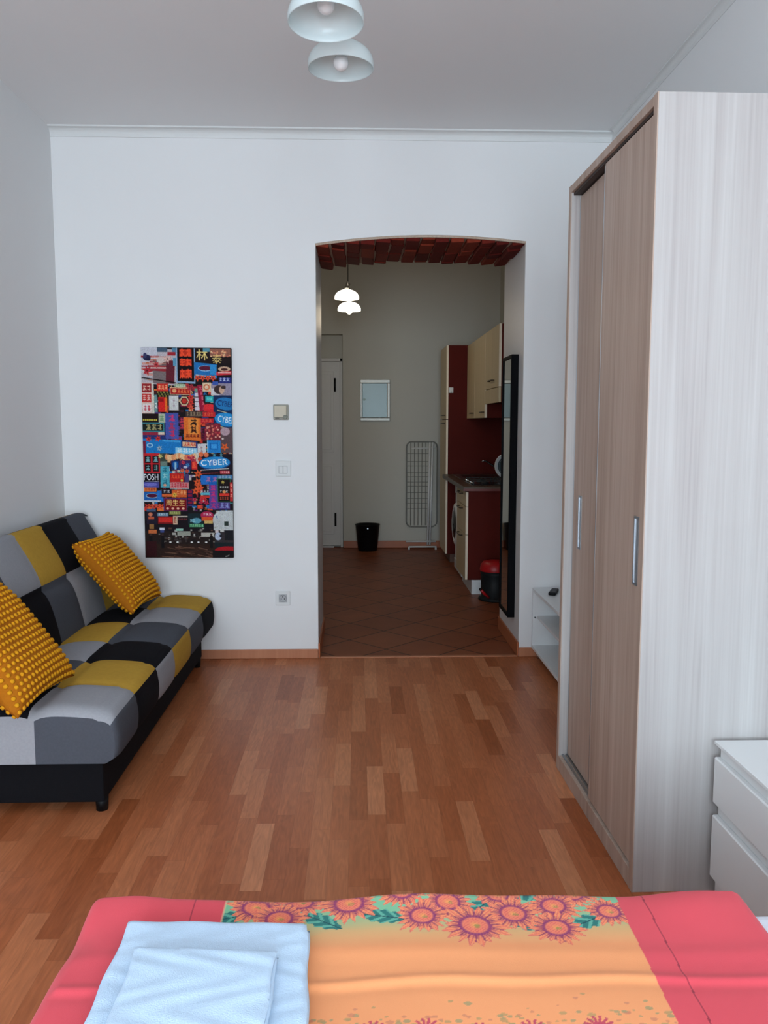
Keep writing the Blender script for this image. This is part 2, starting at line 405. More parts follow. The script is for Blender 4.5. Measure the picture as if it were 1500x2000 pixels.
def brick_arch():
    rnd = random.Random(4)
    B = attr_mat('hand made red brick', .85, .5, 90, .2, mottled=.35)
    m = MB(); n = 14; W = (OX1-OX0)/n
    # mortar bed
    k = 28
    for i in range(k):
        a = OX0+(OX1-OX0)*i/k; b = OX0+(OX1-OX0)*(i+1)/k
        za, zb = arch_z(a), arch_z(b)
        m.quad((a, D2-.004, za), (b, D2-.004, zb), (b, D+.006, zb), (a, D+.006, za), c=(186, 166, 148))
        m.quad((a, D+.006, za), (b, D+.006, zb), (b, D+.006, zb+.014), (a, D+.006, za+.014), c=(186, 166, 148))
    for i in range(n):
        cx = OX0+W*(i+.5); tilt = (i+.5-n/2)/n*-.30
        y = D+.012+rnd.uniform(0, .012); pat = [.12, .25, .25, .25] if i % 2 else [.25, .12, .25, .25]
        for q, ln in enumerate(pat):
            y1 = min(y+ln+rnd.uniform(-.02, .02), D2-.002)
            if y1-y < .03: break
            col = rnd.choice([(106, 31, 21), (118, 38, 25), (96, 25, 18), (128, 48, 30), (88, 22, 16)])
            w_ = W*rnd.uniform(.82, .93)/2; drop = rnd.uniform(.010, .024)
            M = Matrix.Translation((cx+rnd.uniform(-.004, .004), 0, arch_z(cx))) @ Matrix.Rotation(tilt, 4, 'Y') @ Matrix.Rotation(rnd.uniform(-.03, .03), 4, 'Z')
            M2 = M @ Matrix.Translation((0, -0, 0))
            c0 = (y+y1)/2
            R_ = Matrix.Translation((M.translation.x, c0, M.translation.z)) @ Matrix.Rotation(tilt, 4, 'Y') @ Matrix.Rotation(rnd.uniform(-.03, .03), 4, 'Z')
            m.box(-w_, w_, -(y1-y)/2, (y1-y)/2, -drop, .01, c=col, M=R_)
            y = y1+.009
    o = m.build('trim_6', B, bevel=.004); struct(o, 'exposed red brick underside of the arched opening')
brick_arch()

# ------------------------------------------------------------------ wardrobe
def wardrobe():
    L_, DP, HT = .935, .615, 2.30
    t = thing('sliding_wardrobe', 'tall wardrobe with two taupe wood sliding doors and pale ash end panel', 'wardrobe', (.8165, 2.366, 0), rz=math.atan(.008/.93))
    MB().box(.003, DP, 0, .03, 0, HT).build('end_panel', ASH, t, bevel=.0015, local=True)
    MB().box(.003, DP, L_-.03, L_, 0, HT).build('end_panel', ASH, t, bevel=.0015, local=True)
    MB().box(.05, DP, .03, L_-.03, HT-.03, HT-.002).build('top_panel', ASH, t, local=True)
    MB().box(DP-.02, DP, .03, L_-.03, .06, HT-.03).build('back_panel', ASH, t, local=True)
    f = MB().box(0, .0029, 0, .030, 0, HT).box(0, .0029, L_-.03, L_, 0, HT)
    f.build('edge_band', TAUPE, t, local=True)
    MB().box(.0, .028, .0305, L_-.0305, HT-.028, HT-.001).build('fascia', TAUPE, t, bevel=.0015, local=True)
    MB().box(.0, .05, .0305, L_-.0305, 0, .060).build('plinth', TAUPE, t, bevel=.0015, local=True)
    DK = mat('dark track recess', (52, 40, 36), .6)
    MB().box(.010, .06, .0305, L_-.0305, HT-.038, HT-.029).build('top_track', DK, t, local=True)
    MB().box(.014, .022, .0305, L_-.0305, .0601, .065).box(.030, .036, .0305, L_-.0305, .0601, .066).box(.046, .05, .0305, L_-.0305, .0601, .064).build('floor_track', METAL, t, local=True)
    for (x0, y0, y1, hy, z0) in ((.008, .036, .500, .079, .068), (.036, .44, L_-.0335, .800, .070)):
        d = MB().box(x0, x0+.016, y0+.004, y1-.004, z0, 2.256).build('sliding_door', TAUPE, t, local=True)
        MB().box(x0-.001, x0+.017, y1-.004, y1, z0, 2.250).box(x0-.001, x0+.017, y0, y0+.004, z0, 2.250).build('door_edge_trim', METAL, d, local=True)
        h = MB(); zc = 1.025
        h.box(x0-.003, x0+.001, hy-.019, hy+.019, zc-.103, zc-.096).box(x0-.003, x0+.001, hy-.019, hy+.019, zc+.096, zc+.103)
        h.box(x0-.003, x0+.001, hy-.019, hy-.013, zc-.1, zc+.1).box(x0-.003, x0+.001, hy+.013, hy+.019, zc-.1, zc+.1)
        h.box(x0-.0006, x0+.0006, hy-.013, hy+.013, zc-.1, zc+.1)
        h.build('recessed_handle', METAL, d, local=True)
wardrobe()

# ------------------------------------------------------------------ chest of drawers beside the bed
def dresser():
    x, y0, y1, xb, top = 1.037, 1.565, 2.335, 1.428, .482
    t = thing('chest_of_drawers', 'low white chest of drawers between wardrobe end panel and bed', 'chest of drawers', (x, (y0+y1)/2, 0))
    MB().box(x+.018, xb, y0, y1, 0, top-.016).build('carcass', WHITE, t, bevel=.002)
    p = [(x-.001, top), (xb, top), (xb, top-.016), (x+.016, top-.016), (x-.001, top-.010)]
    MB().prism(p, 1, y0-.002, y1+.002).build('top', WHITE, t, bevel=.0015)
    for z0, z1 in ((.288, .434), (.062, .258)):
        q = [(x, z0+.010), (x+.012, z0), (x+.0175, z0), (x+.0175, z1), (x+.004, z1), (x, z1-.003)]
        MB().prism(q, 1, y0+.002, y1-.002).build('drawer', WHITE, t, bevel=.001)
dresser()

# ------------------------------------------------------------------ low shelf unit by the back wall and the remote
def tv_shelf():
    x, xb, y0, y1, z0, z1 = 1.037, 1.425, 3.36, 4.918, .060, .425
    t = thing('low_shelf_unit', 'low white open shelf unit on castors behind the wardrobe', 'shelf unit', (x+.1, (y0+y1)/2, 0))
    MB().box(x, xb, y0, y1, z1-.018, z1).build('top_board', WHITE, t, bevel=.0015)
    MB().box(x, xb, y0, y1, z0, z0+.018).build('bottom_board', WHITE, t, bevel=.0015)
    for y in (y0, (y0+y1)/2-.009, y1-.018):
        MB().box(x+.001, xb, y, y+.018, z0+.018, z1-.018).build('side_panel', WHITE, t, bevel=.001)
    for a, b in ((y0+.018, (y0+y1)/2-.009), ((y0+y1)/2+.009, y1-.018)):
        MB().box(x+.028, xb-.02, a, b, .243, .259).build('shelf', WHITE, t, bevel=.001)
    MB().cyl((x+.015, y1-.03, .250), (x+.015, y1-.018, .250), .005, n=8).build('shelf_pin', CHROME, t)
    for xx in (x+.04, xb-.05):
        for yy in (y0+.05, y1-.03):
            m = MB().cyl((xx-.009, yy, .019), (xx+.009, yy, .019), .019, n=16).cyl((xx, yy, .02), (xx, yy, z0), .006, n=8)
            m.build('castor', METAL, t)
    r = thing('remote_control', 'black remote control lying on the low white shelf unit', 'remote', (1.13, 4.74, z1))
    c, s_ = math.cos(.25), math.sin(.25)
    M = Matrix.Translation((1.125, 4.745, z1)) @ Matrix.Rotation(1.2, 4, 'Z')
    MB().box(-.07, .07, -.021, .021, .001, .019, M=M).build('housing', BLACKP, r, bevel=.006)
    b = MB(); G = mat('grey rubber buttons', (90, 92, 96), .6)
    for i in range(5):
        for j in range(3): b.box(-.05+i*.02, -.04+i*.02, -.014+j*.011, -.007+j*.011, .0188, .0205, M=M)
    b.build('button', G, r)
tv_shelf()

# ------------------------------------------------------------------ sofa bed
def sofa():
    t = thing('sofa_bed', 'patchwork sofa bed in grey, black and mustard on a black base', 'sofa', (-1.3, 3.9, 0))
    LG = mat('light grey velour', (156, 157, 162), .92, noise=.05, scale=120, bump=.15, bscale=400, spec=.12)
    DG = mat('dark grey velour', (80, 83, 91), .92, noise=.06, scale=120, bump=.15, bscale=400, spec=.12)
    BK = mat('black velour', (17, 17, 22), .92, noise=.08, scale=120, bump=.15, bscale=400, spec=.12)
    YE = mat('mustard velour', (188, 148, 58), .92, noise=.06, scale=60, bump=.15, bscale=400, spec=.12)
    MM = [LG, DG, BK, YE]; lg, dg, bk, ye = 0, 1, 2, 3
    yb = [2.885, 3.18, 3.51, 3.83, 4.21, 4.55, 4.905]
    def cellY(v):
        for i in range(6):
            if v <= yb[i+1]: return i
        return 5
    def puff(v, edges, k=.02, s=.035):
        d = min(abs(v-e) for e in edges); return -k*math.exp(-d/s)
    # ---- seat: rounded slab, two rows of patches on top, one on the front
    xf, xm, xbk = -.854, -1.142, -1.46; zb, zt = .205, .405
    front = [dg, bk, lg, ye, dg, bk]; rowA = [lg, ye, bk, dg, lg, ye]; rowB = [bk, dg, lg, ye, bk, dg]
    # profile (x,z) running from bottom front to top back
    prof = []
    for k in range(10): prof.append((xf-.012*math.sin(0)+0*k, zb+.018+(zt-.07-zb-.018)*k/9))
    prof = [(xf-.03, zb), (xf-.010, zb+.012)]+[(xf+.006*math.sin(math.pi*k/8), zb+.02+(.335-zb-.02)*k/8) for k in range(9)]
    for k in range(1, 9):
        a = math.pi/2*k/8; prof.append((xf-.05+.05*math.cos(a), .335+.055*math.sin(a)))
    nfront = len(prof)
    NX = 26
    for k in range(1, NX+1):
        x = xf-.05+(xbk-(xf-.05))*k/NX; prof.append((x, None))
    split = next(i for i, p in enumerate(prof) if p[1] is not None and p[1] >= .365)
    m = MB(); NY = 96
    def topz(x, y):
        z = .392+.020*math.sin(math.pi*min(1, max(0, (xf-x)/(xf-xbk))))
        z += puff(x, [xm], .022, .03)+puff(y, yb[1:-1], .009, .025)
        return z-.030*max(0, (-1.32-x)/.14)
    def P(u, v):
        i = u*(len(prof)-1); a = int(min(i, len(prof)-2)); 
        y = yb[0]+(yb[-1]-yb[0])*v
        x, z = prof[int(round(i))]
        e = min((y-yb[0]), (yb[-1]-y)); end = math.exp(-max(0, e)/.018)
        if z is None: z = topz(x, y)-.030*end; x = x-.013*end*math.exp(-(xf-.05-x)/.06)
        else:
            x = x+puff(y, yb[1:-1], .006, .03)-.013*end
            if z > .3: z = z-.030*end*(z-.3)/.09+puff(y, yb[1:-1], .007, .03)*(z-.3)/.09
        return (x, y, z)
    def mf(u, v):
        i = u*(len(prof)-1); c = cellY(yb[0]+(yb[-1]-yb[0])*v)
        if i < split: return front[c]
        x = prof[int(i)][0]
        return rowA[c] if x > xm else rowB[c]
    m.grid(P, len(prof)-1, NY, mfn=mf)
    # near and far end faces
    for v, rev in ((0, False), (1, True)):
        ring = [P(a/(len(prof)-1), v) for a in range(len(prof))]
        k = next(i for i, p in enumerate(ring) if p[0] < xm)
        fr = ring[:k]+[(ring[k-1][0], ring[k-1][1], zb)]; bk_ = [(ring[k-1][0], ring[k-1][1], zb)]+ring[k-1:]+[(ring[-1][0], ring[-1][1], zb)]
        for q, cm in ((fr, dg), (bk_, lg)): m.quad(*(q if rev else q[::-1]), m=cm)
    m.quad((xf-.03, yb[0], zb), (xbk, yb[0], zb), (xbk, yb[-1], zb), (xf-.03, yb[-1], zb), m=bk)
    m.build('seat_cushion', MM, t, weld=True)
    # ---- backrest, leaning to the wall
    up = [dg, lg, ye, bk, dg, None]
    upper = [ye, dg, lg, ye, bk, dg]; lower = [dg, bk, bk, dg, lg, ye]
    upper = [bk, dg, lg, ye, bk, dg]; lower = [lg, ye, bk, dg, lg, ye]; topc = [lg, bk, lg, bk, lg, ye]
    yk = [2.885, 3.20, 3.53, 3.86, 4.20, 4.555, 4.895]
    def cellK(v):
        for i in range(6):
            if v <= yk[i+1]: return i
        return 5
    B0 = Vector((-1.375, 0, .375)); B1 = Vector((-1.570, 0, .875)); ax = (B1-B0).normalized(); nr = Vector((ax.z, 0, -ax.x)); Lb = (B1-B0).length
    pb = []
    for k in range(25):
        s_ = k/24; pb.append((B0+ax*Lb*s_, s_))
    top = []
    for k in range(1, 9):
        a = math.pi*k/8; top.append((B1+ax*.035*math.sin(a)+nr*(-.05+.05*math.cos(a)), 1+k))
    back = [(B1-nr*.10-ax*(Lb+.05)*k/8, 20+k) for k in range(1, 9)]
    seq = pb+top+back
    m = MB()
    def PB(u, v):
        i = int(round(u*(len(seq)-1))); p, s_ = seq[i]; y = yk[0]+(yk[-1]-yk[0])*v
        e = min(y-yk[0], yk[-1]-y); end = math.exp(-max(0, e)/.03)
        q = p.copy()
        if s_ <= 1:
            q = q+nr*(.030*math.sin(math.pi*s_)+puff(s_*Lb, [Lb*.5], .018, .03)+puff(y, yk[1:-1], .008, .025)-.035*end)
        elif s_ < 10: q = q-ax*.022*end
        return (q.x, y-(0 if e > .2 else 0), q.z)
    def mB(u, v):
        i = u*(len(seq)-1); s_ = seq[int(i)][1]; c = cellK(yk[0]+(yk[-1]-yk[0])*v)
        if s_ <= .5: return lower[c]
        if s_ <= 1: return upper[c]
        if s_ < 4: return upper[c]
        if s_ < 10: return topc[c]
        return bk
    m.grid(PB, len(seq)-1, NY, mfn=mB)
    for v, rev in ((0, False), (1, True)):
        ring = [PB(a/(len(seq)-1), v) for a in range(len(seq))]
        m.quad(*(ring if not rev else ring[::-1]), m=dg)
    m.build('backrest', MM, t, weld=True)
    MB().box(-1.62, -.914, 2.912, 4.80, .050, .202).build('base', BLACKF, t, bevel=.006)
    for x, y in ((-.938, 2.966), (-.938, 4.77), (-1.57, 2.985), (-1.57, 4.77)):
        MB().cyl((x, y, 0), (x, y, .052), .021, .024, n=20).build('leg', BLACKP, t)
sofa()

def cushion(label, ctr, tilt, yaw, size=.45, seed=1, roll=0.0):
    """square cushion, local x = width, local y = up the cushion, local z = out of its face"""
    t = thing('throw_cushion', label, 'cushion', ctr)
    BODY = mat('ochre knit cushion cover', (176, 104, 22), .9, noise=.08, scale=80, bump=.4, bscale=300, spec=.1)
    KNOB = mat('mustard pompom knobs', (219, 152, 28), .85, noise=.08, scale=120, bump=.3, bscale=500, spec=.12)
    R_ = Matrix(((0, -math.sin(tilt), math.cos(tilt)), (1, 0, 0), (0, math.cos(tilt), math.sin(tilt)))).to_4x4()
    # columns: x-> world y ; y -> (-sin,0,cos) ; z -> (cos,0,sin)
    R_ = Matrix.Rotation(yaw, 4, 'Z') @ R_ @ Matrix.Rotation(roll, 4, 'Z')
    h = size/2
    def srf(a, b, side):
        u, v = 2*a-1, 2*b-1
        pin = 1-.09*(1-abs(u)**2)*abs(v)**3
        pin2 = 1-.09*(1-abs(v)**2)*abs(u)**3
        th = .075*max(0, (1-u**4)*(1-v**4))**.55
        th += .010*math.sin(3*u+seed)*math.cos(2.2*v+seed)*(1-u*u)*(1-v*v)
        return Vector((u*h*pin2, v*h*pin, side*th))
    m = MB()
    m.grid(lambda a, b: R_ @ srf(a, b, 1), 28, 28)
    m.grid(lambda a, b: R_ @ srf(1-a, b, -1), 28, 28)
    n = 20
    for side in (1, -1):
        for i in range(n):
            for j in range(n):
                a, b = (i+.5)/n, (j+.5)/n
                p = srf(a, b, side); e = .01
                du = srf(min(1, a+e), b, side)-srf(a-e, b, side); dv = srf(a, min(1, b+e), side)-srf(a, b-e, side)
                nn = du.cross(dv).normalized()*side
                q = nn.to_track_quat('Z', 'Y').to_matrix().to_4x4()
                m.ball(R_ @ (p+nn*.0015), .0088, n=8, k=4, m=1, sq=(1, 1, .62), M=R_ @ q)
    m.build('cover', [BODY, KNOB], t, local=True, weld=True)
    return t
cushion('mustard pompom cushion at the far end of the sofa bed near the back wall', (-1.285, 4.485, .613), math.radians(40), math.radians(-4), .47, 1)
cushion('mustard pompom cushion on the near end of the sofa bed, partly out of view', (-1.283, 3.01, .606), math.radians(39), math.radians(-3), .49, 2)

# ------------------------------------------------------------------ canvas print of neon signs
def canvas_print():
    rnd = random.Random(11)
    TL, TR, BL, BR = Vector((-1.241, 0, 1.840)), Vector((-.720, 0, 1.824)), Vector((-1.252, 0, .620)), Vector((-.744, 0, .611))
    cx, cz = -.990, 1.224; W_, H_ = .514, 1.217; ang = math.radians(.35)
    yb, yf = D-.002, D-.028
    t = thing('canvas_print', 'tall narrow canvas print crowded with colourful night street signs', 'picture', (cx, yb, cz))
    M0 = Matrix.Translation((cx, 0, cz)) @ Matrix.Rotation(ang, 4, 'Y')
    MB().box(-W_/2, W_/2, yf, yb, -H_/2, H_/2, M=M0).build('stretched_canvas', mat('dark canvas edge', (52, 46, 48), .7), t, bevel=.002)
    PM = attr_mat('printed canvas', .6, .08, 900, .08)
    GW, GH = 316, 740; IMG = np.zeros((GH*2, GW*2, 3)); SX, SY = GW*2/790, GH*2/1850
    def fill(pts, c):
        p = np.array(pts, float); p[:, 0] = (p[:, 0]-98)*SX; p[:, 1] = (p[:, 1]-90)*SY
        x0, x1 = max(0, int(p[:, 0].min())), min(GW*2, int(p[:, 0].max())+2); y0, y1 = max(0, int(p[:, 1].min())), min(GH*2, int(p[:, 1].max())+2)
        if x1 <= x0 or y1 <= y0: return
        X, Y = np.meshgrid(np.arange(x0, x1)+.5, np.arange(y0, y1)+.5); ins = np.zeros(X.shape, bool); n = len(p)
        for i in range(n):
            ax, ay = p[i]; bx, by = p[(i+1) % n]
            if ay == by: continue
            ins ^= ((ay > Y) != (by > Y)) & (X < (bx-ax)*(Y-ay)/(by-ay)+ax)
        IMG[y0:y1, x0:x1][ins] = c
    def rect(x0, y0, x1, y1, c, sk=0, sk2=0): fill([(x0, y1), (x1, y1+sk), (x1+sk2, y0+sk), (x0+sk2, y0)], c)
    def ell(cx_, cy_, rx, ry, c, n=20, rot=0):
        q = []
        for i in range(n):
            a = -2*math.pi*i/n; ux, uy = rx*math.cos(a), ry*math.sin(a)
            q.append((cx_+ux*math.cos(rot)-uy*math.sin(rot), cy_+ux*math.sin(rot)+uy*math.cos(rot)))
        fill(q, c)
    def star(cx_, cy_, r, c, n=6, r2=.45):
        q = []
        for i in range(n*2):
            a = -math.pi*i/n+.3; k = r if i % 2 == 0 else r*r2; q.append((cx_+k*math.cos(a), cy_+k*math.sin(a)))
        fill(q, c); ell(cx_, cy_, r*.2, r*.2, tuple(v*.6 for v in c), 8)
    def line(x0, y0, x1, y1, wd, c):
        d = math.hypot(x1-x0, y1-y0) or 1; nx, ny = -(y1-y0)/d*wd/2, (x1-x0)/d*wd/2
        fill([(x0+nx, y0+ny), (x1+nx, y1+ny), (x1-nx, y1-ny), (x0-nx, y0-ny)], c)
    def glyph(x, y, w_, h, c, th=.14):
        k = rnd.randint(2, 3)
        for i in range(k): yy = y+h*(i+.5)/k; line(x+w_*rnd.uniform(0, .2), yy, x+w_*rnd.uniform(.8, 1), yy+rnd.uniform(-.04, .04)*h, h*th, c)
        for i in range(rnd.randint(1, 2)): xx = x+w_*rnd.uniform(.25, .75); line(xx, y, xx+rnd.uniform(-.06, .06)*w_, y+h, w_*th, c)
        if rnd.random() < .7: line(x+w_*.5, y+h*.5, x+w_*.05, y+h, w_*th, c); line(x+w_*.5, y+h*.5, x+w_*.95, y+h, w_*th, c)
    def row(x, y, n, w_, h, c, gap=1.12, dx=0, dy=0):
        for i in range(n): glyph(x+i*w_*gap*(1 if not dx else 0)+dx*i, y+dy*i, w_, h, c)
    def text(s_, px, py, size, c, width=None, rot=0, off=.0):
        t_ = MB().text(s_, 0, 0, size, c, Matrix(), width, off=off*size*.6)
        cr, sr = math.cos(rot), math.sin(rot)
        for f in t_.f: fill([(px+t_.v[i][0]*cr+t_.v[i][1]*sr, py+t_.v[i][0]*sr-t_.v[i][1]*cr) for i in f], c)
    dark = (26, 18, 22)
    rect(98, 90, 888, 1940, dark)
    PAL = [(196, 52, 44), (214, 74, 48), (150, 34, 44), (36, 112, 176), (40, 60, 120), (96, 60, 130), (60, 130, 130), (212, 170, 120), (190, 184, 176), (120, 30, 70), (226, 120, 50), (30, 24, 34), (60, 30, 34)]
    for i in range(520):
        x, y = rnd.uniform(98, 880), rnd.uniform(390, 1660); w_, h = rnd.uniform(10, 60), rnd.uniform(8, 45)
        rect(x, y, min(x+w_, 888), y+h, rnd.choice(PAL))
    for i in range(260):
        glyph(rnd.uniform(98, 860), rnd.uniform(400, 1640), rnd.uniform(14, 34), rnd.uniform(14, 34), rnd.choice(PAL))
    # top left poster with flowers
    rect(98, 90, 415, 400, (186, 178, 184), 20); rect(98, 90, 240, 300, (196, 196, 206))
    for i in range(40): rect(rnd.uniform(98, 380), (yy := rnd.uniform(160, 370)), rnd.uniform(98, 390), yy+rnd.uniform(6, 24), rnd.choice([(176, 64, 74), (150, 40, 50), (205, 150, 140), (120, 98, 98), (206, 196, 190), (190, 110, 80)]))
    rect(200, 290, 330, 400, (122, 108, 108), 10); rect(310, 200, 385, 400, (100, 34, 46), 6, 10); rect(240, 95, 330, 130, (70, 92, 112)); ell(150, 180, 34, 26, (40, 42, 76)); ell(135, 160, 16, 22, (60, 62, 100)); ell(165, 195, 16, 12, (30, 30, 60))
    star(150, 290, 46, (176, 46, 56)); star(230, 240, 34, (186, 60, 64)); star(330, 190, 44, (216, 176, 166)); ell(270, 200, 36, 28, (205, 186, 180)); rect(370, 95, 415, 150, (80, 130, 160)); rect(378, 180, 410, 250, (90, 150, 180)); rect(330, 130, 400, 160, (160, 40, 50))
    line(95, 350, 400, 395, 9, (22, 16, 18)); line(95, 362, 400, 405, 4, (120, 110, 100))
    # framed vertical sign with three red words
    rect(405, 92, 570, 395, (140, 170, 200), 6); rect(416, 92, 560, 378, (22, 12, 16), 6)
    for y0, y1 in ((100, 168), (182, 250), (275, 355)):
        rect(436, y0+8, 540, y1-6, (196, 52, 34)); 
        for k in range(2): glyph(434+k*54, y0, 52, y1-y0, (240, 78, 46), .2)
    # yellow letters on black
    rect(570, 92, 888, 222, (32, 22, 24)); rect(700, 98, 880, 165, (150, 96, 80))
    for i in range(26): ell(rnd.uniform(710, 875), rnd.uniform(104, 165), 9, 6, rnd.choice([(226, 150, 110), (206, 110, 90), (240, 200, 150)]), 8)
    text('\u6797', 632, 160, 105, (232, 206, 124), off=.012); text('\u6cf0', 762, 192, 88, (228, 200, 120), off=.012)
    rect(640, 95, 700, 125, (90, 150, 170))
    rect(562, 215, 762, 335, (34, 110, 176), 18); ell(660, 268, 66, 26, (150, 190, 220)); ell(660, 266, 58, 20, (92, 26, 52)); line(575, 325, 750, 342, 7, (216, 206, 180)); rect(700, 235, 760, 320, (50, 140, 200), 6)
    rect(758, 245, 888, 330, (30, 22, 28)); ell(825, 272, 54, 22, (206, 170, 140)); ell(825, 275, 30, 11, (70, 36, 36)); rect(756, 296, 888, 328, (206, 52, 62), -8); rect(770, 300, 880, 308, (230, 190, 180))
    for i in range(4): star(590+i*45, 352, 34, (222, 78, 52), 5)
    rect(775, 345, 888, 400, (40, 48, 120)); row(780, 348, 3, 28, 30, (190, 200, 225))
    # face poster
    rect(705, 395, 888, 500, (146, 136, 152)); rect(705, 440, 780, 500, (206, 204, 206)); ell(775, 450, 44, 38, (62, 46, 46)); ell(800, 452, 24, 34, (204, 166, 142)); ell(818, 430, 26, 14, (66, 50, 50)); rect(835, 400, 888, 500, (150, 140, 160)); rect(720, 380, 770, 410, (60, 90, 170))
    # left red-white vertical sign
    rect(96, 395, 192, 665, (218, 190, 178)); rect(102, 402, 184, 480, (150, 40, 44)); rect(100, 490, 182, 565, (198, 58, 56)); rect(106, 580, 178, 650, (226, 214, 212))
    row(110, 415, 2, 32, 50, (232, 196, 176)); row(108, 500, 2, 32, 50, (238, 200, 190)); row(114, 590, 2, 28, 50, (196, 50, 66))
    rect(188, 395, 208, 690, (206, 202, 188), 0, -4); rect(208, 500, 236, 650, (110, 150, 150)); row(210, 560, 1, 22, 60, (220, 226, 220))
    rect(232, 402, 330, 470, (206, 48, 40)); row(242, 412, 3, 26, 42, (246, 170, 120)); rect(230, 470, 345, 520, (40, 34, 26))
    for i in range(12): ell(240+i*9, 478+(i % 3)*16, 6, 6, (190, 190, 80), 8)
    rect(243, 520, 322, 648, (214, 36, 34)); rect(300, 520, 322, 648, (232, 110, 40)); rect(252, 530, 290, 560, (150, 20, 24)); rect(334, 502, 422, 638, (120, 110, 100)); rect(338, 506, 418, 632, (208, 208, 206)); row(366, 525, 1, 24, 90, (170, 150, 160))
    rect(345, 432, 532, 497, (220, 180, 140), 4); rect(352, 440, 526, 490, (170, 30, 30), 4); ell(384, 464, 20, 17, (226, 160, 110)); row(412, 450, 4, 24, 34, (232, 120, 70)); ell(440, 418, 58, 17, (150, 170, 140)); row(400, 408, 5, 15, 20, (210, 220, 190))
    for r_, c in ((44, (214, 190, 150)), (32, (60, 30, 30)), (24, (190, 50, 44))): ell(470, 552, r_, r_, c, 6)
    for i in range(3): star(528, 520+i*46, 36, rnd.choice([(206, 54, 48), (214, 80, 60)]), 6)
    for i in range(4): star(500+i*18, 420+(i % 2)*26, 24, (176, 50, 62), 6)
    for i in range(5): rect(562, 440+i*40, 606, 474+i*40, (214, 204, 214) if i else (110, 150, 130))
    rect(606, 412, 648, 645, (150, 26, 56), 0, -22)
    for i in range(5): row(604+i*7, 425+i*43, 1, 24, 30, (230, 110, 130))
    rect(632, 390, 708, 470, (222, 196, 164)); ell(668, 430, 28, 26, (214, 110, 70)); ell(668, 430, 18, 16, (230, 200, 170)); rect(655, 505, 728, 560, (40, 160, 166)); rect(668, 518, 715, 545, (90, 200, 196)); rect(640, 580, 770, 640, (210, 40, 48), 14); ell(690, 600, 50, 26, (224, 46, 54))
    # two oval signs at the right edge
    rect(726, 500, 888, 660, (22, 44, 84)); ell(835, 575, 96, 56, (38, 118, 178), rot=.12); text('CYBER', 830, 575, 66, (24, 46, 96), 140, .12, .008); line(760, 630, 888, 662, 6, (220, 205, 150))
    rect(724, 650, 888, 790, (20, 50, 96)); ell(838, 712, 104, 60, (42, 140, 204), rot=.16); text('CYBER', 836, 715, 78, (226, 236, 246), 150, .16, .012); line(755, 765, 888, 800, 6, (224, 206, 150))
    rect(480, 640, 660, 690, (70, 54, 50)); row(490, 645, 6, 24, 36, (150, 130, 100)); rect(630, 645, 740, 690, (190, 40, 44)); row(640, 650, 3, 26, 30, (226, 90, 60))
    # middle block
    rect(300, 655, 416, 882, (70, 84, 160)); row(330, 670, 1, 56, 60, (196, 56, 110)); row(330, 740, 1, 56, 60, (180, 50, 90)); row(330, 805, 1, 56, 60, (206, 44, 84))
    rect(425, 690, 470, 800, (90, 30, 60)); row(430, 700, 1, 40, 44, (200, 60, 80)); row(430, 750, 1, 40, 44, (190, 50, 70))
    rect(462, 690, 612, 890, (222, 112, 44), 10); rect(500, 700, 590, 840, (230, 140, 60), 4); glyph(520, 705, 56, 58, (40, 22, 18), .16); glyph(520, 770, 56, 58, (50, 20, 18), .16); row(478, 840, 4, 28, 28, (110, 30, 20)); rect(612, 700, 725, 740, (186, 34, 46)); row(620, 704, 3, 28, 30, (226, 90, 70)); rect(615, 785, 650, 890, (110, 20, 50)); row(618, 790, 1, 28, 44, (30, 20, 30)); row(618, 840, 1, 28, 40, (40, 20, 30))
    rect(650, 745, 785, 890, (120, 40, 50))
    for i in range(40): ell(rnd.uniform(655, 780), rnd.uniform(750, 880), 9, 9, rnd.choice([(190, 70, 70), (214, 120, 100), (160, 40, 60), (226, 170, 150)]), 7)
    rect(785, 780, 888, 1000, (92, 72, 76)); ell(825, 815, 42, 36, (178, 150, 158)); star(820, 950, 40, (222, 96, 46), 5); ell(803, 878, 10, 8, (220, 200, 190))
    # left strip
    rect(96, 662, 242, 742, (30, 16, 18))
    for i in range(8): ell(110+i*16, 718, 7, 9, (206, 190, 70), 8)
    rect(242, 662, 300, 740, (180, 186, 160)); row(250, 680, 1, 40, 50, (110, 150, 110)); rect(96, 740, 292, 824, (60, 130, 140)); rect(100, 752, 280, 812, (26, 30, 26)); row(130, 756, 3, 44, 50, (170, 160, 110)); rect(96, 824, 292, 850, (150, 40, 60)); rect(236, 824, 292, 848, (214, 196, 176)); rect(96, 850, 300, 900, (36, 50, 110))
    # blue band
    rect(96, 882, 440, 1005, (30, 120, 190), 10); rect(270, 890, 430, 905, (70, 160, 215), 8); star(150, 885, 32, (206, 50, 46), 6); star(232, 880, 32, (206, 50, 46), 6); ell(160, 940, 28, 20, (150, 200, 226)); ell(160, 940, 16, 11, (30, 100, 170)); star(245, 965, 30, (150, 170, 186), 6); rect(96, 900, 126, 1010, (110, 30, 60))
    rect(435, 895, 580, 962, (34, 46, 110), 8); rect(448, 906, 566, 948, (222, 180, 140), 6); row(462, 910, 4, 24, 34, (206, 60, 50)); rect(384, 955, 578, 1012, (130, 196, 226), 8); row(400, 962, 7, 22, 40, (226, 236, 244)); rect(580, 925, 656, 1020, (206, 204, 206)); row(606, 945, 1, 22, 60, (160, 130, 130)); rect(664, 893, 784, 1002, (36, 128, 198)); rect(690, 915, 760, 975, (20, 100, 176)); rect(700, 925, 750, 965, (60, 150, 214)); rect(664, 893, 676, 1002, (130, 190, 226))
    # red four-window sign and cream banner
    rect(102, 1010, 246, 1185, (196, 36, 44))
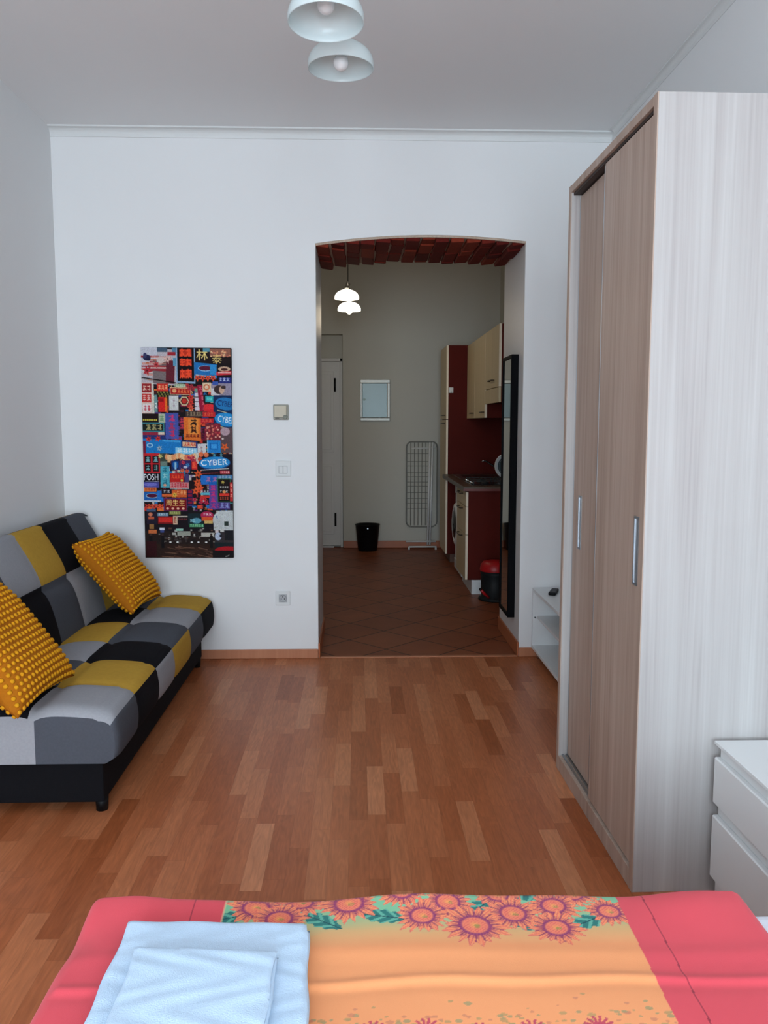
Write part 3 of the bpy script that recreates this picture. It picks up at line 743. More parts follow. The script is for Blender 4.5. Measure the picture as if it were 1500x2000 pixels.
    for i in range(2):
        for j in range(2): rect(112+i*68, 1034+j*74, 166+i*68, 1096+j*74, (28, 22, 26)); glyph(120+i*68, 1040+j*74, 40, 46, (120, 170, 176))
    rect(246, 1010, 312, 1120, (60, 70, 60)); star(250, 1035, 26, (206, 196, 120)); rect(250, 1080, 310, 1120, (110, 130, 120))
    for i in range(14): ell(306+i*19, 1040+8*math.sin(i*.8), 16, 28, rnd.choice([(226, 150, 100), (222, 120, 84), (234, 190, 140)]), 10)
    for i in range(5): star(500+i*14, 1060+rnd.uniform(-20, 20), 20, (190, 50, 80), 5)
    # main oval CYBER sign
    rect(580, 1010, 888, 1170, (28, 22, 34)); rect(566, 1000, 590, 1100, (206, 196, 180)); ell(610, 1018, 22, 22, (222, 110, 70)); ell(656, 1020, 22, 22, (226, 120, 80)); ell(600, 1060, 20, 20, (200, 70, 50)); glyph(710, 1010, 36, 34, (80, 160, 170)); glyph(770, 1010, 36, 34, (110, 170, 180))
    ell(728, 1094, 142, 60, (24, 70, 130), 28, -.05); ell(728, 1090, 136, 52, (40, 138, 204), 28, -.05); text('CYBER', 724, 1090, 74, (236, 242, 248), 236, -.05, .012); rect(690, 1062, 740, 1114, (90, 140, 200)); text('CYBER', 724, 1090, 74, (236, 242, 248), 236, -.05, .012)
    line(600, 1156, 856, 1140, 6, (222, 216, 206)); rect(590, 1168, 888, 1196, (34, 22, 28)); line(596, 1188, 760, 1180, 4, (200, 60, 60)); rect(775, 1160, 862, 1188, (196, 60, 70)); row(780, 1163, 5, 14, 20, (230, 190, 186))
    rect(346, 1072, 418, 1152, (30, 46, 100)); ell(382, 1110, 26, 34, (24, 90, 160)); rect(374, 1090, 390, 1150, (150, 196, 220)); rect(425, 1070, 520, 1150, (56, 40, 92)); star(450, 1090, 24, (206, 60, 80)); star(490, 1110, 24, (60, 130, 190)); ell(470, 1130, 18, 12, (190, 200, 220)); rect(525, 1080, 575, 1150, (206, 46, 46)); row(530, 1086, 1, 38, 50, (236, 90, 60))
    # POSH and the signs below it
    rect(98, 1184, 248, 1262, (20, 16, 24)); text('POSH', 166, 1222, 78, (236, 236, 240), 128, 0, .016); line(112, 1256, 236, 1258, 4, (190, 190, 200)); rect(100, 1262, 236, 1312, (72, 74, 150)); ell(160, 1285, 60, 16, (110, 110, 190)); rect(98, 1312, 210, 1348, (222, 120, 56)); row(108, 1316, 4, 22, 24, (150, 50, 40)); rect(98, 1350, 264, 1440, (36, 96, 170)); ell(170, 1385, 56, 22, (150, 190, 214)); ell(170, 1384, 48, 17, (84, 22, 52)); rect(215, 1340, 270, 1440, (40, 110, 190)); rect(98, 1425, 250, 1440, (190, 200, 210))
    for i in range(5): star(125+i*32, 1480, 32, rnd.choice([(222, 80, 44), (206, 60, 48)]), 5)
    rect(248, 1122, 328, 1312, (76, 164, 182)); row(268, 1132, 1, 42, 42, (40, 110, 130)); row(268, 1186, 1, 42, 42, (150, 206, 210)); row(268, 1240, 1, 42, 42, (40, 110, 130)); ell(285, 1290, 14, 12, (206, 150, 120))
    rect(330, 1185, 455, 1262, (190, 34, 34)); row(345, 1195, 4, 24, 34, (236, 90, 50)); star(440, 1160, 26, (214, 110, 70)); star(485, 1165, 26, (206, 80, 60)); star(408, 1166, 18, (226, 210, 180)); rect(460, 1190, 500, 1262, (70, 60, 110)); ell(436, 1248, 10, 12, (206, 190, 80)); rect(330, 1264, 498, 1324, (206, 130, 130)); row(340, 1270, 6, 22, 40, (190, 40, 60)); rect(330, 1316, 498, 1324, (190, 186, 186))
    for c in ((582, 1188), (575, 1262), (590, 1300), (560, 1340)): star(c[0], c[1], 44, (222, 88, 44), 6)
    rect(606, 1200, 770, 1284, (30, 96, 176)); ell(640, 1240, 40, 40, (40, 110, 190)); row(650, 1214, 2, 44, 44, (176, 110, 160), 1.3); rect(750, 1200, 888, 1235, (70, 120, 160)); row(760, 1204, 4, 26, 26, (150, 176, 200)); rect(746, 1228, 872, 1445, (40, 96, 66)); rect(758, 1238, 862, 1432, (26, 18, 20)); star(800, 1262, 20, (190, 170, 80)); row(772, 1296, 4, 18, 20, (206, 206, 200)); row(772, 1330, 3, 22, 24, (226, 214, 200)); rect(768, 1360, 856, 1386, (214, 56, 44)); row(772, 1392, 4, 18, 26, (226, 90, 60)); ell(810, 1348, 16, 12, (226, 150, 90)); rect(862, 1262, 888, 1430, (196, 44, 46)); row(865, 1275, 1, 20, 30, (240, 160, 140)); row(865, 1320, 1, 20, 30, (240, 160, 140)); row(865, 1365, 1, 20, 30, (240, 160, 140)); rect(700, 1440, 860, 1505, (76, 56, 120)); row(770, 1445, 2, 40, 46, (140, 150, 206)); row(700, 1450, 2, 30, 40, (190, 60, 130))
    rect(676, 1284, 752, 1500, (94, 70, 150))
    for i in range(4): row(690, 1290+i*52, 1, 46, 46, (196, 52, 120))
    rect(255, 1325, 348, 1398, (36, 26, 36)); row(268, 1332, 2, 28, 26, (220, 220, 226)); rect(258, 1368, 346, 1394, (214, 100, 50)); rect(346, 1330, 478, 1398, (206, 90, 44)); row(390, 1338, 3, 26, 36, (240, 170, 110)); star(370, 1375, 30, (222, 176, 70)); 
    rect(272, 1404, 482, 1520, (80, 50, 110)); rect(282, 1412, 474, 1514, (120, 18, 24)); text('\u5468\u751f\u751f', 376, 1450, 62, (240, 208, 124), 168, 0, .012)
    for i in range(4): ell(306+i*46, 1498, 13, 11, (236, 180, 150), 8)
    rect(486, 1330, 530, 1468, (34, 30, 76))
    for i in range(4): rect(488, 1338+i*32, 526, 1360+i*32, (136, 24, 54))
    for i in range(10): star(rnd.uniform(540, 665), rnd.uniform(1410, 1560), 28, rnd.choice([(186, 38, 70), (206, 50, 60), (150, 40, 100), (90, 40, 90)]), 5)
    row(600, 1330, 3, 24, 24, (206, 210, 216)); rect(600, 1355, 682, 1376, (96, 176, 196)); rect(600, 1380, 682, 1402, (206, 54, 46)); 
    # street level
    rect(98, 1520, 730, 1700, (26, 20, 26)); rect(98, 1700, 888, 1945, (38, 28, 26))
    rect(118, 1530, 208, 1640, (36, 30, 46)); ell(152, 1550, 20, 18, (206, 120, 90)); rect(132, 1570, 184, 1595, (190, 90, 60)); rect(140, 1636, 182, 1680, (150, 106, 60)); rect(130, 1688, 206, 1720, (196, 106, 60)); rect(118, 1500, 200, 1525, (70, 90, 120)); rect(212, 1535, 312, 1566, (90, 126, 150)); row(220, 1540, 4, 20, 20, (210, 220, 226)); rect(318, 1520, 420, 1552, (110, 116, 60)); row(325, 1524, 5, 16, 22, (190, 190, 120)); rect(218, 1568, 352, 1632, (140, 28, 30)); rect(224, 1578, 346, 1620, (206, 46, 40)); rect(352, 1562, 392, 1640, (206, 176, 146)); row(360, 1572, 1, 24, 56, (150, 50, 40)); rect(392, 1562, 482, 1574, (196, 186, 170)); row(396, 1584, 5, 15, 16, (150, 60, 60)); rect(486, 1540, 620, 1640, (26, 40, 46)); ell(560, 1605, 44, 26, (90, 150, 170)); row(500, 1590, 2, 24, 30, (150, 196, 206)); rect(494, 1632, 626, 1664, (36, 110, 70)); row(502, 1636, 6, 18, 24, (170, 226, 180))
    ell(655, 1555, 58, 34, (176, 40, 80)); row(620, 1538, 3, 24, 20, (236, 226, 232)); rect(606, 1572, 706, 1606, (214, 84, 46)); rect(630, 1604, 706, 1630, (206, 170, 100))
    ell(800, 1600, 95, 88, (196, 200, 200)); rect(712, 1590, 888, 1690, (190, 194, 194)); rect(780, 1513, 888, 1620, (196, 200, 200)); line(738, 1560, 748, 1590, 7, (60, 90, 150)); rect(808, 1610, 846, 1650, (46, 56, 50))
    for i in range(90):
        x, y = rnd.uniform(220, 720), rnd.gauss(1735, 32); rect(x, y, x+rnd.uniform(8, 34), y+rnd.uniform(6, 22), rnd.choice([(40, 34, 34), (70, 62, 60), (126, 120, 112), (170, 168, 160), (30, 24, 24), (90, 60, 50)]))
    rect(230, 1668, 275, 1690, (206, 210, 220)); rect(235, 1690, 270, 1712, (60, 74, 130)); rect(375, 1676, 440, 1696, (150, 200, 180)); rect(388, 1700, 505, 1740, (150, 152, 140)); rect(600, 1712, 716, 1750, (180, 176, 166)); rect(720, 1690, 888, 1800, (52, 48, 50)); rect(726, 1690, 756, 1715, (206, 190, 190)); rect(770, 1680, 806, 1705, (196, 196, 190)); ell(752, 1745, 30, 36, (176, 186, 206)); ell(775, 1740, 12, 14, (30, 30, 40)); rect(812, 1690, 888, 1780, (30, 30, 34))
    for x in (325, 388, 515, 575, 645): ell(x, 1798, 11, 7, (240, 240, 236), 10)
    rect(98, 1815, 888, 1945, (46, 30, 24))
    for i in range(46):
        x, y = rnd.uniform(240, 700), rnd.uniform(1826, 1935); line(x, y, x+rnd.uniform(50, 150), y+rnd.uniform(6, 26), rnd.uniform(3, 7), rnd.choice([(92, 60, 46), (74, 46, 34), (120, 88, 70), (60, 38, 30)]))
    for x in (150, 256, 690): rect(x-12, 1740, x+14, 1850, (22, 18, 20)); ell(x, 1730, 10, 12, (60, 44, 40), 8)
    rect(110, 1790, 200, 1930, (52, 18, 22)); rect(720, 1800, 888, 1850, (26, 36, 40)); ell(840, 1868, 120, 34, (168, 26, 34)); rect(700, 1872, 888, 1945, (24, 18, 20)); line(815, 1930, 850, 1912, 5, (170, 166, 160)); line(818, 1920, 838, 1926, 4, (150, 150, 146))
    # soften like a photographic print and turn into a fine coloured mesh lying on the canvas
    g = IMG.reshape(GH, 2, GW, 2, 3).mean((1, 3)); nz = np.random.RandomState(5)
    g = g*(1+.10*nz.randn(GH, GW, 1))+4*nz.randn(GH, GW, 3)
    pad = np.pad(g, ((1, 1), (1, 1), (0, 0)), 'edge'); g = .5*g+.125*(pad[:-2, 1:-1]+pad[2:, 1:-1]+pad[1:-1, :-2]+pad[1:-1, 2:])
    C = np.clip(g, 4, 250)/255; Cl = np.where(C <= .04045, C/12.92, ((C+.055)/1.055)**2.4)
    xs = np.linspace(-W_/2, W_/2, GW); zs = np.linspace(H_/2, -H_/2, GH); X, Z = np.meshgrid(xs, zs)
    R3 = np.array(M0.to_3x3()); V = np.stack([X, np.full_like(X, yf-.0006), Z], -1).reshape(-1, 3) @ R3.T+np.array(M0.translation)
    idx = np.arange(GH*GW).reshape(GH, GW); F = np.stack([idx[:-1, :-1], idx[1:, :-1], idx[1:, 1:], idx[:-1, 1:]], -1).reshape(-1, 4)
    me = bpy.data.meshes.new('printed_image'); me.from_pydata(V.tolist(), [], F.tolist())
    at = me.color_attributes.new('Col', 'FLOAT_COLOR', 'POINT'); at.data.foreach_set('color', np.concatenate([Cl.reshape(-1, 3), np.ones((GH*GW, 1))], 1).astype(np.float32).ravel())
    me.materials.append(PM); me.update(); link('printed_image', me, t)
canvas_print()

# ------------------------------------------------------------------ wall fittings
def fittings():
    t = thing('thermostat', 'small beige square thermostat box on the white wall', 'thermostat', (-.450, D, 1.467))
    BE = mat('aged beige plastic', (196, 186, 164), .5, noise=.03); GB = mat('grey olive plastic', (148, 146, 134), .5, noise=.03)
    x0, x1, z0, z1 = -.495, -.406, 1.422, 1.511
    MB().box(x0, x1, D-.012, D, z0, z1).build('back_box', GB, t, bevel=.004)
    MB().box(x0+.007, x1-.011, D-.030, D-.0121, z0+.014, z1-.007).build('cover', BE, t, bevel=.003)
    MB().cyl((x1-.019, D-.0125, z0+.017), (x1-.019, D-.034, z0+.017), .0135, .0115, n=24).build('dial', mat('grey green dial', (112, 114, 100), .5), t)
    MB().box(x0+.012, x0+.034, D-.018, D-.0121, z0+.005, z0+.011).build('slide_switch', mat('dark slide', (90, 84, 74), .5), t)
    t = thing('light_switch', 'white double rocker light switch on the wall below the thermostat', 'light switch', (-.440, D, 1.138))
    x0, x1, z0, z1 = -.485, -.396, 1.093, 1.184
    MB().box(x0, x1, D-.009, D, z0, z1).build('frame', WHITEM, t, bevel=.003)
    MB().box(x0+.018, x1-.021, D-.0105, D-.0091, z0+.016, z1-.030).build('surround', mat('switch shadow gap', (150, 151, 153), .6), t)
    for a, b in ((x0+.020, x0+.0425), (x0+.0445, x1-.023)):
        MB().prism([(D-.013, z0+.018), (D-.0106, z0+.018), (D-.0106, z1-.032), (D-.0155, z1-.032)], 0, a, b).build('rocker', WHITEM, t, bevel=.001)
    t = thing('wall_socket', 'white square power socket low on the wall', 'power socket', (-.452, D, .366))
    x0, x1, z0, z1 = -.495, -.409, .324, .409; cx, cz = (x0+x1)/2, (z0+z1)/2
    MB().box(x0, x1, D-.010, D, z0, z1).build('frame', WHITEM, t, bevel=.003)
    GR = mat('grey socket plastic', (176, 178, 180), .5); m = MB().box(cx-.024, cx+.024, D-.0115, D-.0101, cz-.024, cz+.024)
    m.build('insert', GR, t, bevel=.0008)
    M = Matrix.Translation((cx, D-.0116, cz)) @ Matrix.Rotation(math.pi/2, 4, 'X')
    MB().lathe([(.0205, .0025), (.0215, 0), (.0205, .001), (.019, -.0008), (.0001, -.0002)], M, 32).build('well', mat('socket well', (140, 142, 145), .5), t)
    h = MB()
    for a, b in ((-.0095, -.003), (.0095, -.003)): h.cyl((cx+a, D-.0125, cz+b), (cx+a, D-.0118, cz+b), .003, n=12)
    h.build('pin_hole', BLACKP, t); MB().cyl((cx, D-.022, cz+.011), (cx, D-.0118, cz+.011), .0026, n=12).build('earth_pin', mat('dark earth pin', (60, 60, 62), .35, .9), t)
fittings()

# ------------------------------------------------------------------ twin shade lamps
def twin_lamp(x, y0, z0, y1, z1, lit, label, name, r=.105, tilt0=0, tilt1=0, dx=0, H=H, zb1=.018):
    cx, cy = x, (y0+y1)/2
    t = thing(name, label, 'ceiling lamp', (cx, cy, H))
    G = mat('pale aqua opal glass', (230, 240, 241), .25, noise=.01, spec=.5, trans=.4)
    if lit: G = mat('lit opal glass', (250, 246, 236), .3, noise=0, emit=((255, 248, 232), 2.2))
    BRS = mat('brushed nickel lamp metal', (176, 172, 164), .3, 1, noise=.03)
    hub = max(z0, z1)+(.20 if not lit else .15)
    MB().lathe([(.055, 0), (.055, -.010), (.040, -.026), (.012, -.034), (.0001, -.034)], Matrix.Translation((cx, cy, H)), 32).build('canopy', BRS, t)
    MB().cyl((cx, cy, hub), (cx, cy, H-.03), .0035 if lit else .007, n=10).build('cord' if lit else 'stem', BLACKP if lit else BRS, t)
    MB().ball((cx, cy, hub), .020, 16, 10).build('hub', BRS, t)
    for xx, yy, zz, tl in ((x-dx, y0, z0, tilt0), (x+dx, y1, z1, tilt1)):
        M = Matrix.Translation((xx, yy, zz)) @ Matrix.Rotation(tl, 4, 'X')
        topp = M @ Vector((0, 0, .098))
        MB().tube([(cx, cy, hub), (cx*.6+xx*.4, cy*.6+yy*.4, hub+.012), (cx*.2+xx*.8, cy*.2+yy*.8, hub-.002), (topp.x, topp.y, (hub+topp.z)/2+.01), tuple(topp)], .006, 10).build('arm', BRS, t)
        MB().lathe([(.0001, .112), (.016, .112), (.020, .104), (.021, .082), (.0001, .080)], M, 24).build('holder', BRS, t)
        p = [(.022, .087)]+[(.105*math.sin(math.radians(q)), .014+.073*math.cos(math.radians(q))) for q in range(16, 91, 8)]+[(.1052, .004), (.105, 0), (.103, -.001), (.1012, .002)]
        p += [(.1015*math.sin(math.radians(q)), .0125+.0705*math.cos(math.radians(q))) for q in range(88, 15, -8)]+[(.022, .083)]
        p = [(a*r/.105, b*.92) for a, b in p]
        s_ = MB().lathe(p, M, 48).build('lamp_shade', G, t)
        bb = mat('lit bulb', (255, 244, 220), .3, noise=0, emit=((255, 240, 210), 12)) if lit else mat('white globe bulb', (232, 234, 236), .25, noise=0, spec=.5)
        zb = -.008 if lit and zz == min(z0, z1) else (zb1 if yy == y0 else .018)
        MB().ball(M @ Vector((0, 0, zb)), .024, 20, 14).cyl(M @ Vector((0, 0, zb+.02)), M @ Vector((0, 0, .082)), .013, n=16).build('light_bulb', bb, s_)
        if lit:
            l = bpy.data.lights.new('bulb_light', 'POINT'); l.energy = KLAMP; l.color = (1, .84, .62); l.shadow_soft_size = .09
            o = bpy.data.objects.new('bulb_light', l); COL.objects.link(o); o.location = M @ Vector((0, 0, -.14))
    return t
twin_lamp(-.067, 2.33, 2.447, 2.69, 2.476, False, 'unlit pale aqua glass twin-shade lamp hanging from the living room ceiling', 'ceiling_lamp', r=.1005, tilt0=math.radians(-4), dx=.016, zb1=.046)
twin_lamp(-.088, 7.28, 2.452, 7.66, 2.405, True, 'glowing white twin-shade lamp hanging beyond the brick arch in the kitchen', 'pendant_lamp', r=.103, tilt0=0, dx=.008, H=HK)

# ------------------------------------------------------------------ bed, bedspread, towels
def bed():
    x0, x1, y0, y1 = -.500, 1.400, .62, 1.500
    t = thing('bed', 'single bed under the sunflower bedspread beside the chest of drawers', 'bed', ((x0+x1)/2, (y0+y1)/2, 0))
    WB = mat('bed frame white', (205, 205, 205), .5)
    MB().box(x0+.03, x1, y0+.02, y1-.02, .10, .27).build('bed_base', WB, t, bevel=.008)
    for x in (x0+.08, x1-.08):
        for y in (y0+.07, y1-.07): MB().box(x-.025, x+.025, y-.025, y+.025, 0, .10).build('leg', WB, t, bevel=.004)
    SH = mat('white bed sheet', (226, 232, 242), .85, noise=.01, bump=.1, bscale=600, spec=.15)
    MB().box(x0+.004, x1, y0, y1+.012, .272, .470).build('mattress', SH, t, bevel=.04, segs=5)
bed()

def bedspread():
    rnd = np.random.RandomState(3)
    # fabric coordinates: a across (x), d along the cloth measured from the far edge towards the camera
    xl, xr = -.507, .712; yfar = 1.532; ztop = .500
    aa = np.concatenate([np.linspace(-.33, 0, 40)[:-1]*1.0, np.linspace(0, 1.219, 620), 1.219+np.linspace(0, .05, 14)[1:]])
    dd = np.concatenate([np.linspace(-.34, 0, 40)[:-1], np.linspace(0, .42, 232), np.linspace(.42, .88, 60)[1:]])
    A, Dd = np.meshgrid(aa, dd, indexing='ij')
    r = .024
    def bend(s):                     # arc length past the edge -> (outward, down)
        s = np.maximum(0, s); q = np.minimum(s/r, np.pi/2)
        return r*np.sin(q), r*(1-np.cos(q))+np.maximum(0, s-r*np.pi/2)
    ol, dl = bend(-A); of, df = bend(-Dd)
    orr, dr = bend(A-1.195)
    X = xl+r+np.clip(A, 0, 1.195)-ol+orr-.0; Y = yfar-r-np.maximum(Dd, 0)+of
    X = X+np.where(A >= 0, 0, 0)
    # let the right edge slant a little like the cloth in place
    Z = ztop-dl-df-np.minimum(dr, .016)
    top = (A >= 0)*(Dd >= 0)*1.0
    # gentle relief: a long crease, soft waves, a lifted right corner and a dent by the left corner
    yc = 1.272+.006*np.sin(6.5*X+.4)+.003*np.sin(17*X)
    crease = .0034*np.exp(-((Y-yc)/.011)**2)-.0012*np.exp(-((Y-yc+.018)/.014)**2)
    yc2 = 1.345+.012*np.sin(4*X+2); crease += .0018*np.exp(-((Y-yc2)/.022)**2)
    crease += .0025*np.sin(9*X+14*Y)*.5+.0018*np.sin(23*X-6*Y)*.5
    Z = Z+crease*np.clip(top, 0, 1)
    edge = np.exp(-np.abs(Dd)/.06)
    Z = Z+edge*(.006*np.sin(7.5*X+.6)+.003*np.sin(19*X))*(Dd > -.03)
    Z = Z+.014*np.exp(-((X-.625)/.09)**2-((Y-1.50)/.08)**2)+.006*np.exp(-((X+.42)/.05)**2-((Y-1.52)/.06)**2)
    Z = Z-.010*np.exp(-((X+.50)/.03)**2-((Y-1.40)/.05)**2)+.012*np.exp(-((X+.40)/.17)**2-((Y-1.53)/.07)**2)
    Y = Y+.004*np.sin(8*X)*np.exp(-np.maximum(Dd, 0)/.05)
    hang = np.clip(-Dd-r, 0, 1); Y = Y+.03*hang*(.8+np.sin(14*X)); hang2 = np.clip(-A-r, 0, 1); X = X-.03*hang2*(.8+np.sin(13*Y))
    # ---- printed colours
    C = np.zeros(A.shape+(3,)); coral = np.array((222, 80, 92.)); C[:] = coral
    fx, fy = xl+r+A, yfar-Dd-r+.0
    lb = -.252+.0*fy; rb = .491-.05*(yfar-fy)*.6
    d = yfar-fy
    inside = (fx > lb) & (fx < rb)
    def mixc(base, col, f): return base*(1-f[..., None])+np.array(col, float)*f[..., None]
    nz = (np.sin(31*fx+7)*np.sin(27*fy+2)+np.sin(61*fx+1)*np.sin(53*fy))*.5
    bg = np.zeros_like(C); bg[:] = (243, 160, 106)
    tt = np.clip((d-.085)/.085, 0, 1); g = 1-tt
    bg = mixc(bg, (196, 176, 122), np.clip(g*1.1, 0, 1)); bg = mixc(bg, (128, 190, 150), np.clip(1-(d-.055+.02*nz)/.065, 0, 1))
    bg = mixc(bg, (232, 150, 100), np.clip(np.sin(23*fy+3*np.sin(4*fx))*.2, 0, 1)*np.clip((d-.12)/.05, 0, 1))
    low = np.clip((d-.362)/.05, 0, 1); bg = mixc(bg, (190, 170, 112), low*.5)
    # leaves
    for (lx, ly, ang, L) in ((-.072, 1.446, -.6, .05), (.040, 1.452, -.25, .05), (-.236, 1.462, .3, .04), (.227, 1.478, .9, .04), (.417, 1.432, .5, .045), (.33, 1.52, .3, .04), (-.06, 1.525, 1.0, .035), (.30, 1.43, 2.2, .03)):
        u = (fx-lx)*math.cos(ang)+(fy-ly)*math.sin(ang); v = -(fx-lx)*math.sin(ang)+(fy-ly)*math.cos(ang)
        wd = .019*np.clip(1-(u/L)**2, 0, 1)*(1+.15*np.sin(u*330))
        f = ((np.abs(v) < wd) & (np.abs(u) < L)).astype(float); bg = mixc(bg, (40, 118, 112), f)
        vein = f*((np.sin(u*260+np.abs(v)*300) > .35)).astype(float); bg = mixc(bg, (122, 196, 168), vein*.7)
        bg = mixc(bg, (18, 78, 84), f*(np.abs(v) < .0015))
    # sunflowers
    fl = [(-.194, 1.495, .056), (-.109, 1.510, .050), (.081, 1.522, .050), (.264, 1.520, .050), (.410, 1.520, .045), (.166, 1.490, .052), (-.020, 1.496, .062), (.364, 1.482, .052), (.463, 1.462, .048), (.284, 1.460, .056), (.115, 1.449, .052), (-.147, 1.456, .056), (.354, 1.414, .054), (.208, 1.421, .064)]
    for k, (cx, cy, R) in enumerate(fl):
        dx, dy = fx-cx, fy-cy; rr = np.hypot(dx, dy); th = np.arctan2(dy, dx)+k
        n = 17+k % 4
        rim = R*(.74+.24*(1-np.abs(np.sin(th*n/2))**1.2)*(1+.3*np.sin(th*3+k))+.08*np.sin(th*5+2*k))
        f = (rr < rim).astype(float)
        pet = np.zeros_like(C); pet[:] = (246, 150, 96)
        pet = mixc(pet, (240, 118, 96), np.clip(.5+.5*np.sin(th*n+1.3), 0, 1)*.75)
        pet = mixc(pet, (250, 178, 116), np.clip(np.sin(th*n*2.5+7*rr/R)*.6, 0, 1)); streak = (np.abs(np.sin(th*n/2)) > .93)*np.clip(1.6-rr/R*1.1, 0, 1)+.6*(np.sin(th*n*3+9*rr/R) > .75)*np.clip(1.25-rr/R, 0, 1); pet = mixc(pet, (134, 48, 92), np.clip(streak, 0, 1)*.85)
        pet = mixc(pet, (140, 50, 96), np.clip(1-(rr-R*.46)/(R*.22), 0, 1)*(.45+.4*np.sin(th*n*1.5)))
        pet = mixc(pet, (214, 90, 96), (np.abs(rr-rim) < R*.03).astype(float)*.7)
        bg = bg*(1-f[..., None])+pet*f[..., None]
        c0 = R*.47
        disk = (rr < c0).astype(float); dc = np.zeros_like(C); dc[:] = (238, 130, 100)
        dc = mixc(dc, (132, 48, 104), np.clip((rr-c0*.72)/(c0*.14), 0, 1)*(.85+.15*np.sin(th*29)))
        dots = (np.sin(dx*900+k)*np.sin(dy*900) > .3)*(rr < c0*.7); dc = mixc(dc, (214, 84, 90), dots*.7)
        dc = mixc(dc, (246, 176, 90), np.clip(1-rr/(c0*.42), 0, 1)*.8); dc = mixc(dc, (150, 134, 70), ((np.hypot(dx-.004, dy+.003) < c0*.2) & (np.sin(dx*1500)*np.sin(dy*1300) > -.2)).astype(float)*.8)
        bg = bg*(1-disk[..., None])+dc*disk[..., None]
    # scattered specks and sprigs near the bottom of the visible cloth
    for i in range(170):
        px, py = rnd.uniform(-.1, .49), 1.215-abs(rnd.normal(0, .04))-.02
        if rnd.rand() < .25: py += .05*rnd.rand()
        s = rnd.uniform(.0015, .0042); f = (np.hypot((fx-px)/1.6, fy-py) < s).astype(float); bg = mixc(bg, [(176, 146, 96), (150, 146, 104), (206, 128, 96)][i % 3], f*.7)
    for (px, py) in ((.02, 1.163), (.10, 1.165), (.07, 1.15), (.26, 1.158), (.36, 1.16), (.18, 1.155)):
        for a in np.linspace(.4, 2.7, 6):
            u = (fx-px)*math.cos(a)+(fy-py)*math.sin(a); v = -(fx-px)*math.sin(a)+(fy-py)*math.cos(a)
            f = ((u > 0) & (u < .024) & (np.abs(v) < .0022)).astype(float); bg = mixc(bg, (190, 62, 92), f*.85)
    C = np.where(inside[..., None], bg, C)
    for sx in (-.309+.0*fy, .541-.03*(yfar-fy)): C = mixc(C, (140, 40, 58), (np.abs(fx-sx) < .0011).astype(float)*.85)
    C = mixc(C, (236, 196, 150), (np.abs(fx-lb) < .0022).astype(float)*.6)
    C = np.clip(C, 0, 255)/255; Cl = np.where(C <= .04045, C/12.92, ((C+.055)/1.055)**2.4)
    nu, nv = A.shape; V = np.stack([X, Y, Z], -1).reshape(-1, 3)
    idx = np.arange(nu*nv).reshape(nu, nv)
    F = np.stack([idx[:-1, :-1], idx[1:, :-1], idx[1:, 1:], idx[:-1, 1:]], -1).reshape(-1, 4)[:, ::-1]
    me = bpy.data.meshes.new('bedspread'); me.from_pydata(V.tolist(), [], F.tolist())
    at = me.color_attributes.new('Col', 'FLOAT_COLOR', 'POINT')
    at.data.foreach_set('color', np.concatenate([Cl.reshape(-1, 3), np.ones((nu*nv, 1))], 1).astype(np.float32).ravel())
    me.polygons.foreach_set('use_smooth', [True]*len(me.polygons)); me.materials.append(attr_mat('printed cotton', .8, .12, 700, .2, .1)); me.update()
    o = link('bedspread', me); so = o.modifiers.new('thick', 'SOLIDIFY'); so.thickness = .008; so.offset = -1
    tag(o, 'coral and orange bedspread printed with sunflowers spread over the bed', 'bedspread')
bedspread()

def towels():
    TW = mat('white terry cloth', (197, 221, 243), .95, noise=.02, scale=200, bump=.55, bscale=420, spec=.08)
    def towel(name, label, corners, z0, th, layers, seed, rad=.012, nap=.0012):
        tl, tr, br, bl = [Vector(c) for c in corners]; ctr = (tl+tr+br+bl)/4
        t = thing(name, label, 'towel', (ctr.x, ctr.y, z0))
        rr = random.Random(seed)
        for L_ in range(layers):
            za = z0+th*L_/layers+.0004; zb = z0+th*(L_+1)/layers; h = (zb-za)
            sh = .0035*(layers-1-L_)
            m = MB(); n = 60
            def edgef(a): return 1-math.exp(-a/rad)
            def P(u, v, top):
                p = tl*(1-u)*(1-v)+tr*u*(1-v)+br*u*v+bl*(1-u)*v
                wx = (tr-tl).length; wy = (bl-tl).length
                e = min(u*wx, (1-u)*wx, v*wy, (1-v)*wy)
                k = math.sqrt(max(0, 1-(1-min(1, e/rad))**2))
                mid = (za+zb)/2
                z = mid+(1 if top else -1)*h/2*k
                if top and L_ == layers-1:
                    z += nap*(math.sin(57*p.x+3*math.sin(40*p.y)+seed)*math.sin(63*p.y+seed))+.003*math.sin(9*p.x+seed)*math.sin(7*p.y)
                d = Vector((p.x-ctr.x, p.y-ctr.y)); 
                wob = .0018*math.sin(40*(p.x+p.y)+seed+L_)
                x = p.x+(sh*(1 if u > .5 else 0)*u)+wob*(1-k); y = p.y+wob*(1-k)
                return (x, y, z)
            m.grid(lambda u, v: P(u, v, True), n, n)
            m.grid(lambda u, v: P(1-u, v, False), n, n)
            m.build('folded_layer', TW, t, weld=True)
    towel('bath_towel', 'large folded white towel lying on the bedspread under the smaller one', [(-.405, 1.407, .5), (-.092, 1.392, .5), (-.072, 1.00, .5), (-.404, 1.01, .5)], .5075, .026, 2, 1)
    towel('hand_towel', 'small folded white towel on top of the larger towel', [(-.363, 1.297, .53), (-.134, 1.280, .53), (-.137, 1.03, .53), (-.357, 1.04, .53)], .536, .020, 2, 4)
towels()

